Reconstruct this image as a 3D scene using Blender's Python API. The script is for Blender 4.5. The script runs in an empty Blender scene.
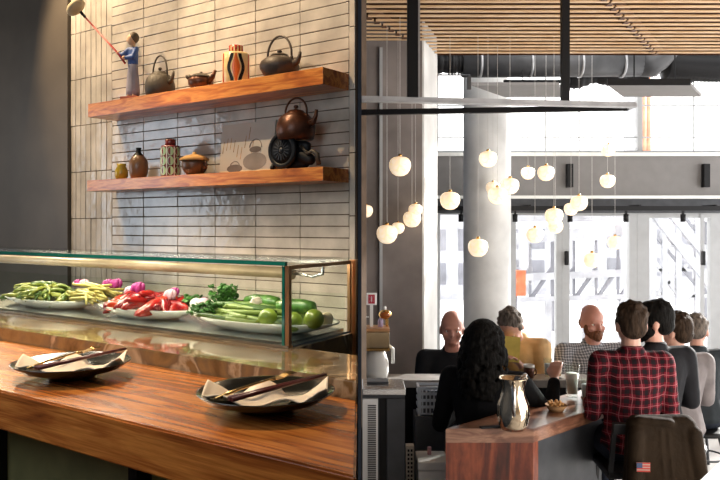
import bpy, bmesh, math, random
from mathutils import Vector, Matrix, Euler
random.seed(7)
C = bpy.context.scene.collection
F = 740.0; HY = 226.0; CZ = 1.9
PI = math.pi
# ------------------------------------------------------------------ materials
def _nt(name):
    m = bpy.data.materials.new(name); m.use_nodes = True
    nt = m.node_tree; b = nt.nodes['Principled BSDF']
    return m, nt, b
def rgb(c): return (c[0], c[1], c[2], 1)
def coords(nt, scale=(1,1,1), rot=(0,0,0)):
    tc = nt.nodes.new('ShaderNodeTexCoord'); mp = nt.nodes.new('ShaderNodeMapping')
    mp.inputs['Scale'].default_value = scale; mp.inputs['Rotation'].default_value = rot
    nt.links.new(tc.outputs['Object'], mp.inputs['Vector']); return mp.outputs['Vector']
def noise(nt, vec, scale, detail=4, dist=0.0):
    n = nt.nodes.new('ShaderNodeTexNoise'); n.inputs['Scale'].default_value = scale
    n.inputs['Detail'].default_value = detail; n.inputs['Distortion'].default_value = dist
    nt.links.new(vec, n.inputs['Vector']); return n.outputs['Fac']
def ramp(nt, fac, stops, interp='LINEAR'):
    r = nt.nodes.new('ShaderNodeValToRGB'); e = r.color_ramp.elements; r.color_ramp.interpolation = interp
    e[0].position = stops[0][0]; e[0].color = rgb(stops[0][1])
    e[1].position = stops[-1][0]; e[1].color = rgb(stops[-1][1])
    for p, c in stops[1:-1]:
        x = e.new(p); x.color = rgb(c)
    nt.links.new(fac, r.inputs['Fac']); return r.outputs['Color']
def bump(nt, b, fac, strength, dist=0.01):
    n = nt.nodes.new('ShaderNodeBump'); n.inputs['Strength'].default_value = strength
    n.inputs['Distance'].default_value = dist
    nt.links.new(fac, n.inputs['Height']); nt.links.new(n.outputs['Normal'], b.inputs['Normal'])
def M(name, col, rough=0.5, metal=0.0, var=0.12, vs=8, bs=0, bst=0.3, coat=0, emit=0, trans=0, scale=(1,1,1), spec=None):
    m, nt, b = _nt(name)
    if spec is None: spec = 0.12 if rough >= 0.7 else 0.5
    b.inputs['Specular IOR Level'].default_value = spec
    v = coords(nt, scale)
    f = noise(nt, v, vs, 5)
    lo = [max(0, c*(1-var*2)) for c in col]; hi = [min(1, c*(1+var*2)) for c in col]
    nt.links.new(ramp(nt, f, [(0.3, lo), (0.7, hi)]), b.inputs['Base Color'])
    b.inputs['Roughness'].default_value = rough; b.inputs['Metallic'].default_value = metal
    b.inputs['Coat Weight'].default_value = coat; b.inputs['Coat Roughness'].default_value = 0.08
    if bs: bump(nt, b, noise(nt, v, bs, 4), bst)
    if emit:
        b.inputs['Emission Color'].default_value = rgb(col); b.inputs['Emission Strength'].default_value = emit
    if trans: b.inputs['Transmission Weight'].default_value = trans
    return m
def wood(name, cols, sc=(1.5, 16, 16), rough=0.3, coat=0.3, s=2.0, dist=1.5):
    m, nt, b = _nt(name)
    v = coords(nt, sc)
    f = noise(nt, v, s, 6, dist)
    col = ramp(nt, f, [(0.25, cols[0]), (0.45, cols[1]), (0.58, cols[2]), (0.75, cols[1])])
    v2 = coords(nt, (sc[0]*2, sc[1]*8, sc[2]*8))
    f2 = noise(nt, v2, s*2, 3)
    mx = nt.nodes.new('ShaderNodeMixRGB'); mx.blend_type = 'MULTIPLY'; mx.inputs['Fac'].default_value = 0.45
    nt.links.new(col, mx.inputs['Color1'])
    nt.links.new(ramp(nt, f2, [(0.35, (0.45,0.4,0.35)), (0.6, (1,1,1))]), mx.inputs['Color2'])
    nt.links.new(mx.outputs['Color'], b.inputs['Base Color'])
    b.inputs['Roughness'].default_value = rough; b.inputs['Coat Weight'].default_value = coat
    b.inputs['Coat Roughness'].default_value = 0.15
    bump(nt, b, f2, 0.08, 0.003)
    return m
def glass(name, tint=(0.96, 0.99, 0.97), ior=1.45, rough=0.02):
    m = bpy.data.materials.new(name); m.use_nodes = True; nt = m.node_tree; nt.nodes.clear()
    o = nt.nodes.new('ShaderNodeOutputMaterial'); mx = nt.nodes.new('ShaderNodeMixShader')
    lw = nt.nodes.new('ShaderNodeLayerWeight'); lw.inputs['Blend'].default_value = 0.5
    pw = nt.nodes.new('ShaderNodeMath'); pw.operation = 'POWER'; pw.inputs[1].default_value = 4.0
    nt.links.new(lw.outputs['Facing'], pw.inputs[0])
    fr = nt.nodes.new('ShaderNodeMath'); fr.operation = 'MULTIPLY_ADD'; fr.inputs[1].default_value = 0.75; fr.inputs[2].default_value = (ior-1)**2/(ior+1)**2
    nt.links.new(pw.outputs[0], fr.inputs[0])
    t = nt.nodes.new('ShaderNodeBsdfTransparent'); t.inputs['Color'].default_value = rgb(tint)
    g = nt.nodes.new('ShaderNodeBsdfGlossy'); g.inputs['Roughness'].default_value = rough
    nt.links.new(fr.outputs[0], mx.inputs[0]); nt.links.new(t.outputs[0], mx.inputs[1])
    nt.links.new(g.outputs[0], mx.inputs[2]); nt.links.new(mx.outputs[0], o.inputs[0])
    return m
def checks(name, base, dark, line, px=0.05, pz=0.05, lw=0.12, rough=0.85):
    """woven plaid: broad bands plus thin light lines along object x and z"""
    m, nt, b = _nt(name)
    tc = nt.nodes.new('ShaderNodeTexCoord'); sp = nt.nodes.new('ShaderNodeSeparateXYZ')
    nz = nt.nodes.new('ShaderNodeTexNoise'); nz.inputs['Scale'].default_value = 7
    ad = nt.nodes.new('ShaderNodeMixRGB'); ad.blend_type = 'ADD'; ad.inputs['Fac'].default_value = 0.045
    nt.links.new(tc.outputs['Object'], nz.inputs['Vector']); nt.links.new(tc.outputs['Object'], ad.inputs['Color1'])
    nt.links.new(nz.outputs['Color'], ad.inputs['Color2']); nt.links.new(ad.outputs['Color'], sp.inputs['Vector'])
    def mt(op, a, bb):
        n = nt.nodes.new('ShaderNodeMath'); n.operation = op
        for i, q in enumerate((a, bb)):
            if q is None: continue
            if isinstance(q, (int, float)): n.inputs[i].default_value = q
            else: nt.links.new(q, n.inputs[i])
        return n.outputs[0]
    def frac(src, p): return mt('FRACT', mt('DIVIDE', src, p), None)
    fx = frac(sp.outputs['X'], px); fz = frac(sp.outputs['Z'], pz)
    bx = mt('LESS_THAN', fx, 0.45); bz = mt('LESS_THAN', fz, 0.45)
    s = mt('MULTIPLY', mt('ADD', bx, bz), 0.5)
    col = ramp(nt, s, [(0.0, base), (0.34, [(a+c)/2*0.6 for a, c in zip(base, dark)]), (0.75, dark)], 'CONSTANT')
    lx = mt('LESS_THAN', mt('ABSOLUTE', mt('SUBTRACT', fx, 0.7), None), lw/2)
    lz = mt('LESS_THAN', mt('ABSOLUTE', mt('SUBTRACT', fz, 0.7), None), lw/2)
    l = mt('MULTIPLY', mt('MAXIMUM', lx, lz), 0.75)
    mx = nt.nodes.new('ShaderNodeMixRGB'); nt.links.new(l, mx.inputs['Fac']); nt.links.new(col, mx.inputs['Color1'])
    mx.inputs['Color2'].default_value = rgb(line); nt.links.new(mx.outputs['Color'], b.inputs['Base Color'])
    b.inputs['Roughness'].default_value = rough
    b.inputs['Specular IOR Level'].default_value = 0.1
    return m
# ------------------------------------------------------------------ geometry
class MB:
    def __init__(s): s.bm = bmesh.new(); s.mi = 0
    def _fin(s, vs):
        for f in {f for v in vs for f in v.link_faces}: f.material_index = s.mi
        return s
    def box(s, c, size, rot=None, bev=0.0):
        r = bmesh.ops.create_cube(s.bm, size=1)['verts']
        bmesh.ops.scale(s.bm, vec=size, verts=r)
        if bev:
            es = list({e for v in r for e in v.link_edges})
            o = bmesh.ops.bevel(s.bm, geom=es, offset=bev, segments=2, affect='EDGES', profile=0.6)
            r = list({v for f in o['faces'] for v in f.verts} | {v for v in r if v.is_valid})
        if rot is not None: bmesh.ops.rotate(s.bm, cent=(0,0,0), matrix=Euler(rot).to_matrix(), verts=r)
        bmesh.ops.translate(s.bm, vec=c, verts=r); return s._fin(r)
    def bx(s, x0, x1, y0, y1, z0, z1, bev=0.0):
        return s.box(((x0+x1)/2, (y0+y1)/2, (z0+z1)/2), (abs(x1-x0), abs(y1-y0), abs(z1-z0)), None, bev)
    def prism(s, poly, z0, z1, bev=0.0):
        vb = [s.bm.verts.new((p[0], p[1], z0)) for p in poly]; vt = [s.bm.verts.new((p[0], p[1], z1)) for p in poly]
        fs = [s.bm.faces.new(vb[::-1]), s.bm.faces.new(vt)]
        n = len(poly)
        for i in range(n): fs.append(s.bm.faces.new((vb[i], vb[(i+1)%n], vt[(i+1)%n], vt[i])))
        bmesh.ops.recalc_face_normals(s.bm, faces=fs)
        if bev:
            es = list({e for f in fs for e in f.edges})
            o = bmesh.ops.bevel(s.bm, geom=es, offset=bev, segments=2, affect='EDGES')
            for f in o['faces']: f.material_index = s.mi
        for f in fs:
            if f.is_valid: f.material_index = s.mi
        return s
    def bar(s, p0, p1, w, h=None):
        h = h or w
        p0, p1 = Vector(p0), Vector(p1); d = p1-p0
        r = bmesh.ops.create_cube(s.bm, size=1)['verts']
        bmesh.ops.scale(s.bm, vec=(w, h, d.length), verts=r)
        q = d.to_track_quat('Z', 'Y').to_matrix()
        bmesh.ops.rotate(s.bm, cent=(0,0,0), matrix=q, verts=r)
        bmesh.ops.translate(s.bm, vec=(p0+p1)/2, verts=r); return s._fin(r)
    def tube(s, pts, rad, n=10, cap=True):
        pts = [Vector(p) for p in pts]; k = len(pts)
        rr = rad if isinstance(rad, (list, tuple)) else [rad]*k
        rings = []; up = None
        for i, p in enumerate(pts):
            t = (pts[min(i+1, k-1)]-pts[max(i-1, 0)]).normalized()
            if up is None: up = t.orthogonal().normalized()
            up = (up - t*up.dot(t)).normalized(); sd = t.cross(up)
            rings.append([s.bm.verts.new(p+(up*math.cos(a)+sd*math.sin(a))*rr[i]) for a in [2*PI*j/n for j in range(n)]])
        for a, b in zip(rings, rings[1:]):
            for j in range(n):
                f = s.bm.faces.new((a[j], a[(j+1)%n], b[(j+1)%n], b[j])); f.smooth = True; f.material_index = s.mi
        if cap:
            for r, sgn in ((rings[0], -1), (rings[-1], 1)):
                f = s.bm.faces.new(r[::sgn]); f.material_index = s.mi
        return s
    def lathe(s, prof, c=(0,0,0), n=28, sx=1, sy=1, smooth=True):
        rings = []
        for r, z in prof:
            if r < 1e-5: rings.append([s.bm.verts.new((c[0], c[1], c[2]+z))])
            else: rings.append([s.bm.verts.new((c[0]+sx*r*math.cos(2*PI*j/n), c[1]+sy*r*math.sin(2*PI*j/n), c[2]+z)) for j in range(n)])
        for a, b in zip(rings, rings[1:]):
            for j in range(n):
                j2 = (j+1) % n
                if len(a) == 1 and len(b) == 1: continue
                if len(a) == 1: vs = (a[0], b[j2], b[j])
                elif len(b) == 1: vs = (a[j], a[j2], b[0])
                else: vs = (a[j], a[j2], b[j2], b[j])
                f = s.bm.faces.new(vs); f.smooth = smooth; f.material_index = s.mi
        return s
    def ell(s, c, r, rot=None, n=16):
        v = bmesh.ops.create_uvsphere(s.bm, u_segments=n, v_segments=max(6, n//2+2), radius=1)['verts']
        if isinstance(r, (int, float)): r = (r, r, r)
        bmesh.ops.scale(s.bm, vec=r, verts=v)
        if rot is not None: bmesh.ops.rotate(s.bm, cent=(0,0,0), matrix=Euler(rot).to_matrix(), verts=v)
        bmesh.ops.translate(s.bm, vec=c, verts=v)
        for f in {f for q in v for f in q.link_faces}: f.smooth = True; f.material_index = s.mi
        return s
    def hull(s, balls, n=12):
        """convex hull of several ellipsoids (centre, radii)"""
        vs = []
        for c, r in balls:
            if isinstance(r, (int, float)): r = (r, r, r)
            for i in range(1, n//2):
                th = PI*i/(n//2)
                for j in range(n):
                    ph = 2*PI*j/n
                    vs.append(s.bm.verts.new((c[0]+r[0]*math.sin(th)*math.cos(ph), c[1]+r[1]*math.sin(th)*math.sin(ph), c[2]+r[2]*math.cos(th))))
            vs.append(s.bm.verts.new((c[0], c[1], c[2]+r[2]))); vs.append(s.bm.verts.new((c[0], c[1], c[2]-r[2])))
        o = bmesh.ops.convex_hull(s.bm, input=vs)
        dead = [v for v in o['geom_interior'] if isinstance(v, bmesh.types.BMVert)]
        bmesh.ops.delete(s.bm, geom=[v for v in set(dead) if v.is_valid], context='VERTS')
        return s
    def quad(s, pts):
        f = s.bm.faces.new([s.bm.verts.new(p) for p in pts]); f.material_index = s.mi; return s
def put(o, parent=None, loc=None, rz=None):
    C.objects.link(o)
    if parent: o.parent = parent
    if loc is not None: o.location = loc
    if rz is not None: o.rotation_euler = (0, 0, rz)
    return o
def obj(name, mb, mats, parent=None, loc=None, rz=None, smooth=None, voxel=0, sm=3, bevel=0):
    me = bpy.data.meshes.new(name)
    bm = mb.bm if isinstance(mb, MB) else mb
    bm.to_mesh(me); bm.free()
    if not isinstance(mats, (list, tuple)): mats = [mats]
    for m in mats: me.materials.append(m)
    o = bpy.data.objects.new(name, me)
    if voxel:
        C.objects.link(o)
        md = o.modifiers.new('r', 'REMESH'); md.mode = 'VOXEL'; md.voxel_size = voxel; md.use_smooth_shade = True
        if sm:
            ms = o.modifiers.new('s', 'SMOOTH'); ms.factor = 0.5; ms.iterations = sm
        dg = bpy.context.evaluated_depsgraph_get(); dg.update()
        nm = bpy.data.meshes.new_from_object(o.evaluated_get(dg))
        o.modifiers.clear(); o.data = nm; bpy.data.meshes.remove(me); C.objects.unlink(o)
        nm.materials.clear()
        for m in mats: nm.materials.append(m)
        nm.polygons.foreach_set('use_smooth', [True]*len(nm.polygons))
    put(o, parent, loc, rz)
    if smooth: me.polygons.foreach_set('use_smooth', [True]*len(me.polygons))
    if bevel:
        b = o.modifiers.new('bevel', 'BEVEL'); b.width = bevel; b.segments = 2; b.limit_method = 'ANGLE'
    return o
def tag(o, label=None, cat=None, group=None, kind=None):
    if label: o['label'] = label
    if cat: o['category'] = cat
    if group: o['group'] = group
    if kind: o['kind'] = kind
    return o
def thing(name, label, cat, loc=(0,0,0), rz=0, group=None):
    o = bpy.data.objects.new(name, None); o.empty_display_size = 0.05
    put(o, None, loc, rz); return tag(o, label, cat, group)
def struct(name, mb, mats, loc=None, rz=None, **k):
    return tag(obj(name, mb, mats, None, loc, rz, **k), kind='structure')
def dup(src, loc, rot=None, label=None, scale=None):
    r = src.copy(); C.objects.link(r); r.location = loc
    if rot is not None: r.rotation_euler = rot
    if label: r['label'] = label
    if scale is not None: r.scale = scale
    for ch in list(src.children):
        c = ch.copy(); C.objects.link(c); c.parent = r
        for g in list(ch.children):
            d = g.copy(); C.objects.link(d); d.parent = c
    return r
def P(px, py, Y): return Vector(((px-360)/F*Y, Y, CZ-(py-HY)/F*Y))
# the left room's axes: x along the counter (to the right), y towards the tiled wall
RL = math.atan2(-0.5809, 0.8140); U = Vector((0.8140, -0.5809, 0)); V = Vector((0.5809, 0.8140, 0))
def LW(x, y, z): return U*x + V*y + Vector((0, 0, CZ+z))
def lx(px, t):
    k = (px-360)/F; return -t*(0.5809-0.8140*k)/(0.8140+0.5809*k)
def lY(x, t): return -0.5809*x+0.8140*t

# ================================================================== CAMERA
cam = bpy.data.cameras.new('camera'); cam.sensor_width = 36; cam.lens = 36*F/720; cam.shift_y = -(240-HY)/720
cam.clip_start = 0.05; cam.clip_end = 200
co = bpy.data.objects.new('camera', cam); C.objects.link(co); co.location = (0, 0, CZ); co.rotation_euler = (PI/2, 0, 0)
bpy.context.scene.camera = co
sc = bpy.context.scene
sc.view_settings.view_transform = 'Standard'; sc.view_settings.look = 'None'; sc.view_settings.gamma = 1
sc.view_settings.use_curve_mapping = False; sc.view_settings.exposure = 0.0
w = bpy.data.worlds.new('world'); sc.world = w; w.use_nodes = True
bg = w.node_tree.nodes['Background']; bg.inputs['Color'].default_value = (1.0, 0.985, 0.97, 1); bg.inputs['Strength'].default_value = 4.5

# ------------------------------------------------------------------ material set
m_tile = M('glazed_tile', (0.46, 0.42, 0.37), 0.13, var=0.12, vs=5, bs=14, bst=0.45)
m_grout = M('grout', (0.10, 0.07, 0.05), 0.9)
m_plaster = M('brown_plaster', (0.085, 0.070, 0.055), 0.5, var=0.12, vs=2)
m_shelf = wood('shelf_wood', [(0.22,0.050,0.010), (0.52,0.145,0.022), (0.72,0.28,0.055)], (1.2, 9, 9), 0.35, 0.25)
m_counter = wood('counter_wood', [(0.11,0.026,0.007), (0.38,0.105,0.020), (0.62,0.22,0.045)], (0.8, 9, 9), 0.27, 0.4, s=2.2, dist=1.8)
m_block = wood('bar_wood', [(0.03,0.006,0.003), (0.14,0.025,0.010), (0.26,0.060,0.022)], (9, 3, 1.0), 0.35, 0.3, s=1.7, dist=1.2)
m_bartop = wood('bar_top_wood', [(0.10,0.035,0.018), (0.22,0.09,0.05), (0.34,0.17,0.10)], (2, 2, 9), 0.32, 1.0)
m_slat = wood('slat_wood', [(0.62,0.36,0.17), (0.76,0.48,0.25), (0.86,0.60,0.36)], (1.2, 8, 8), 0.5, 0.1)
m_slatback = M('slat_backing', (0.05, 0.018, 0.006), 0.9)
m_partition = M('navy_steel', (0.012, 0.022, 0.04), 0.5, var=0.05)
m_green_panel = M('olive_panel', (0.17, 0.165, 0.075), 0.45)
m_darkbrown = M('dark_brown', (0.05, 0.022, 0.012), 0.4)
m_black = M('black_paint', (0.004, 0.004, 0.005), 0.5, var=0.05, spec=0.25)
m_iron = M('cast_iron', (0.042, 0.030, 0.018), 0.55, 0.1, bs=120, bst=0.3)
m_iron2 = M('brown_iron', (0.065, 0.045, 0.033), 0.5, 0.15, bs=90, bst=0.2)
m_copper = M('dark_copper', (0.085, 0.030, 0.015), 0.35, 0.5, vs=20, var=0.25)
m_bronze = M('bronze_trim', (0.62, 0.34, 0.17), 0.3, 0.8)
m_steel = M('steel', (0.62, 0.62, 0.62), 0.25, 1.0, var=0.03)
m_dsteel = M('dark_steel', (0.05, 0.053, 0.060), 0.45, 0.3)
m_white = M('white_enamel', (0.80, 0.80, 0.77), 0.2, var=0.02)
m_platter = M('platter_ceramic', (0.78, 0.78, 0.70), 0.18, var=0.02)
m_glass = glass('clear_glass'); m_pane = glass('window_glass', (0.99,0.99,0.99), 1.25)
m_edge = M('green_glass_edge', (0.01, 0.15, 0.11), 0.08, var=0.1, coat=1)
m_napkin = M('napkin_linen', (0.86, 0.70, 0.52), 0.9, var=0.04, bs=200, bst=0.15)
m_chop = M('chopstick_lacquer', (0.10, 0.015, 0.012), 0.3)
m_gold = M('gold_metal', (0.62, 0.38, 0.14), 0.25, 1.0)
m_blackplate = M('black_plate_glaze', (0.012, 0.011, 0.008), 0.14, var=0.1, coat=0.5)
m_concrete = M('grey_concrete', (0.20, 0.175, 0.165), 0.8, var=0.16, vs=2.2, bs=14, bst=0.15)
m_concrete2 = M('pale_concrete', (0.66, 0.66, 0.65), 0.75, var=0.08, vs=3)
m_beam = M('grey_beam', (0.19, 0.18, 0.175), 0.6, var=0.03)
m_frame = M('window_frame', (0.36, 0.37, 0.38), 0.5, var=0.03)
m_wall = M('wall_paint', (0.50, 0.49, 0.47), 0.8, var=0.03)
m_floor = M('polished_floor', (0.42, 0.40, 0.38), 0.25, var=0.08, vs=2)
m_ldark = M('left_room_wall', (0.11, 0.085, 0.06), 0.7)
# stone ledge
def stone():
    m, nt, b = _nt('polished_stone'); v = coords(nt, (1, 1, 1))
    f = noise(nt, v, 4, 8, 1.6)
    c = ramp(nt, f, [(0.28, (0.11,0.06,0.025)), (0.45, (0.26,0.15,0.06)), (0.55, (0.17,0.11,0.06)), (0.61, (0.48,0.34,0.20)), (0.66, (0.22,0.12,0.045)), (0.85, (0.27,0.18,0.10))])
    nt.links.new(c, b.inputs['Base Color']); b.inputs['Roughness'].default_value = 0.10; b.inputs['Coat Weight'].default_value = 0.5
    return m
m_stone = stone()

# ================================================================== SETTING
# partition between the two rooms
struct('wall_centre', MB().bx(-0.0028, 0.0020, 1.0, 10.2, -0.0, 5.4), m_partition)
# --- left room (all in the left room's frame, object origin at camera ground axis) ---
TW = 3.56
xr = lx(357.6, TW); xa = lx(350, TW); xb = lx(113, TW); xc = lx(72, TW)
ZT = 2.3
def tiles():
    mb = MB(); rh = 0.0705; z0 = 0.9855 - rh*24
    def tile(x0, x1, za, zb):
        g = 0.0026
        d = random.uniform(-0.0015, 0.0015)
        tall = (zb-za) > 0.2; ra = 0.006 if tall else 0.028; rb_ = 0.028 if tall else 0.007
        mb.box(((x0+x1)/2, TW-0.004+d, (za+zb)/2), (x1-x0-2*g, 0.012, zb-za-2*g), (random.uniform(-ra, ra), 0, random.uniform(-rb_, rb_)), 0.0025)
    wdt = (xa-xb)/6
    for i in range(6):
        for r in range(int((ZT-z0)/rh)): tile(xb+i*wdt, xb+(i+1)*wdt, z0+r*rh, z0+(r+1)*rh)
    th = 0.375; q0 = -0.69
    n = 8; vw = (xb-xc)/n
    for i in range(n):
        for r in range(8): tile(xc+i*vw, xc+(i+1)*vw, q0+r*th, q0+(r+1)*th)
    x1 = min(xr+0.02, xa+0.072)
    for r in range(8): tile(xa, xa+0.045, q0+r*th, q0+(r+1)*th)
    return mb
struct('wall_back_tiled', tiles(), m_tile, loc=(0,0,CZ), rz=RL)
struct('wall_back_grout', MB().bx(xc, xa+0.05, TW, TW+0.1, -1.5, 3.5), m_grout, loc=(0,0,CZ), rz=RL)
# brown plaster wall left of the tiles, standing a little proud
struct('wall_left_plaster', MB().bx(xc-3.2, xc-0.002, TW-0.04, TW+0.1, -1.5, 3.5), m_plaster, loc=(0,0,CZ), rz=RL)
struct('trim_1', MB().bx(xc-3.2, xc-0.35, TW-0.5, TW-0.042, 2.1, 2.5), m_plaster, loc=(0,0,CZ), rz=RL)
struct('floor_left', MB().prism([(-9,-2.5), (-0.004,-2.5), (-0.004,4.4), (-9,10.5)], 0.3, 0.4), m_darkbrown)
struct('ceiling_left', MB().prism([(-9,-2.5), (-0.004,-2.5), (-0.004,4.5), (-9,10.9)], CZ+3.5, CZ+3.6), m_ldark)
struct('wall_left', MB().bx(-9.1, -9.0, -2.5, 10.5, 0, 5.4), m_ldark)
struct('wall_rear', MB().bx(-9.1, 6.2, -2.6, -2.5, 0, 5.4), m_ldark)
# --- right room ---
struct('floor', MB().bx(0.003, 6.2, -2.5, 10.2, -0.1, 0), m_floor)
pil = [(0.004, 6.0), (0.503, 6.0), (0.665, 6.55), (0.004, 6.55)]
struct('wall_pillar', MB().prism(pil, 0, 5.2), m_concrete)
struct('trim_lit_side', MB().prism([(0.5045,6.0),(0.52,6.0),(0.684,6.55),(0.668,6.55)], 0, 5.2), m_concrete2)  # paler slab on the pillar's right face, its lit side put into colour
cx = (381-360)/F*5.985
struct('trim_3', MB().bx(cx-0.012, cx+0.012, 5.965, 5.999, 0.0, 3.34), m_frame)
# slatted ceiling
def ceil_slats():
    mb = MB(); y = 0.8
    while y < 6.5:
        xe = 6.1
        x0 = 0.004
        if y > 5.97: x0 = 0.52+(y-6.0)*0.3
        j1 = 0.035+(y-5.25)*0.515; j2 = 1.67+(y-4.93)*0.61
        segs = [x0, j2, xe] if y > 5.97 or j1 < x0+0.02 else [x0, j1, j2, xe]
        for a, b in zip(segs, segs[1:]):
            if b-a > 0.05: mb.bx(a+0.008, b-0.008, y, y+0.034, 3.40, 3.409)
        y += 0.112
    return mb
struct('ceiling_slats', ceil_slats(), m_slat)
struct('ceiling', MB().prism([(0.004,-2.5),(6.1,-2.5),(6.1,6.55),(0.67,6.55),(0.5,5.99),(0.004,5.99)], 3.56, 3.60), m_slatback)
struct('trim_10', MB().bx(0.68, 6.1, 6.535, 6.55, 3.412, 3.56), m_slatback)
rails = MB()
for (a, b) in (((0.035-0.515*1.5, 3.75), (0.42, 5.99)), ((1.67-0.61*4.0, 0.93), (2.64, 6.52))):
    a = Vector((*a, 3.452)); b = Vector((*b, 3.452))
    if a.x < 0.03: a = a + (b-a)*((0.03-a.x)/(b.x-a.x))
    rails.bar(a, b, 0.05, 0.03)
    # small dark clips where the slats butt together
    k = 0; y = 0.8
    while y < 6.5:
        if a.y < y < b.y:
            x = a.x+(b.x-a.x)*((y+0.029-a.y)/(b.y-a.y)); rails.bx(x-0.020, x+0.020, y+0.036, y+0.110, 3.400, 3.412)
        y += 0.112
struct('trim_4', rails, M('rail_brown', (0.10, 0.04, 0.015), 0.6))
struct('ceiling_roof', MB().bx(0.003, 6.2, 6.56, 10.2, 5.0, 5.1), m_wall)
# window wall
WY = 9.0
def wz(py): return CZ-(py-HY)/F*WY
def wx(px): return (px-360)/F*WY
struct('wall_window_beam', MB().bx(wx(432), 6.2, WY-0.1, WY+0.15, wz(196), wz(157)), m_beam)
struct('trim_5', MB().bx(wx(432), 6.2, WY-0.14, WY+0.15, wz(157), wz(153.5)), m_white)
struct('trim_6', MB().bx(wx(432), 6.2, WY-0.14, WY+0.15, wz(199), wz(196)), m_white)
struct('trim_7', MB().bx(wx(432), 6.2, WY-0.02, WY+0.12, wz(213), wz(199)), m_dsteel)
struct('wall_window_side', MB().bx(0.003, wx(436), WY-0.05, WY+0.15, 0, 5.0), m_concrete2)
struct('wall_far_top', MB().bx(wx(436), 6.2, WY, WY+0.15, 4.5, 5.0), m_wall)
def window(n, pa, pb, ztop, zbot, fw=0.05, mull=True):
    t = MB(); x0, x1 = wx(pa), wx(pb)
    t.bx(x0, x0+fw, WY, WY+0.1, zbot, ztop).bx(x1-fw, x1, WY, WY+0.1, zbot, ztop)
    t.bx(x0+fw, x1-fw, WY, WY+0.1, zbot, zbot+fw).bx(x0+fw, x1-fw, WY, WY+0.1, ztop-fw*.4, ztop)
    o = struct('window_%d' % n, t, m_frame)
    obj('pane', MB().bx(x0+fw, x1-fw, WY+0.045, WY+0.053, zbot+fw, ztop-fw*.4), m_pane, o)
    return o
zt = wz(213)
W1 = window(1, 436, 510, zt, 0.02); W2 = window(2, 510.2, 562, zt, 0.02, 0.07)
W3 = window(3, 562.2, 637, zt, 0.02, 0.09); W4 = window(4, 637.2, 723, zt, 0.02, 0.15); W5 = window(5, 723.2, 860, zt, 0.02, 0.1)
for q, x in ((W3, 566), (W4, 702)):
    h = MB().box((wx(x), WY-0.03, wz(258)), (0.04, 0.05, 0.17), None, 0.006); obj('window_handle', h, m_black, q)
struct('trim_8', MB().bx(wx(700), wx(704), WY-0.012, WY-0.002, 0.02, zt-0.01), m_frame)
W6 = window(6, 436, 640, 4.5, wz(153), 0.03); W7 = window(7, 640.2, 860, 4.5, wz(153), 0.03)
bars = MB()
for py in (137, 105): bars.bx(wx(438), wx(858), WY+0.03, WY+0.04, wz(py)-0.008, wz(py)+0.008)
for px in (474, 546, 580, 695): bars.bx(wx(px)-0.008, wx(px)+0.008, WY+0.028, WY+0.042, wz(153), 4.48)
struct('trim_9', bars, m_frame)
# round column
struct('wall_round_column', MB().lathe([(0,0),(0.26,0),(0.26,4.98),(0,4.98)], (P(487,0,8.2).x, 8.2, 0.01), 40), m_concrete2)
# right side: glazed wall outside the frame
g = MB()
for y in (-2.4, 0.5, 3.2, 5.9, 8.9): g.bx(6.1, 6.2, y-0.05, y+0.05, 0, 3.5)
g.bx(6.1, 6.2, -2.4, 9.1, 3.3, 5.0).bx(6.1, 6.2, -2.4, 9.1, 0, 0.1)
struct('wall_right', g, m_frame)

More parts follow.
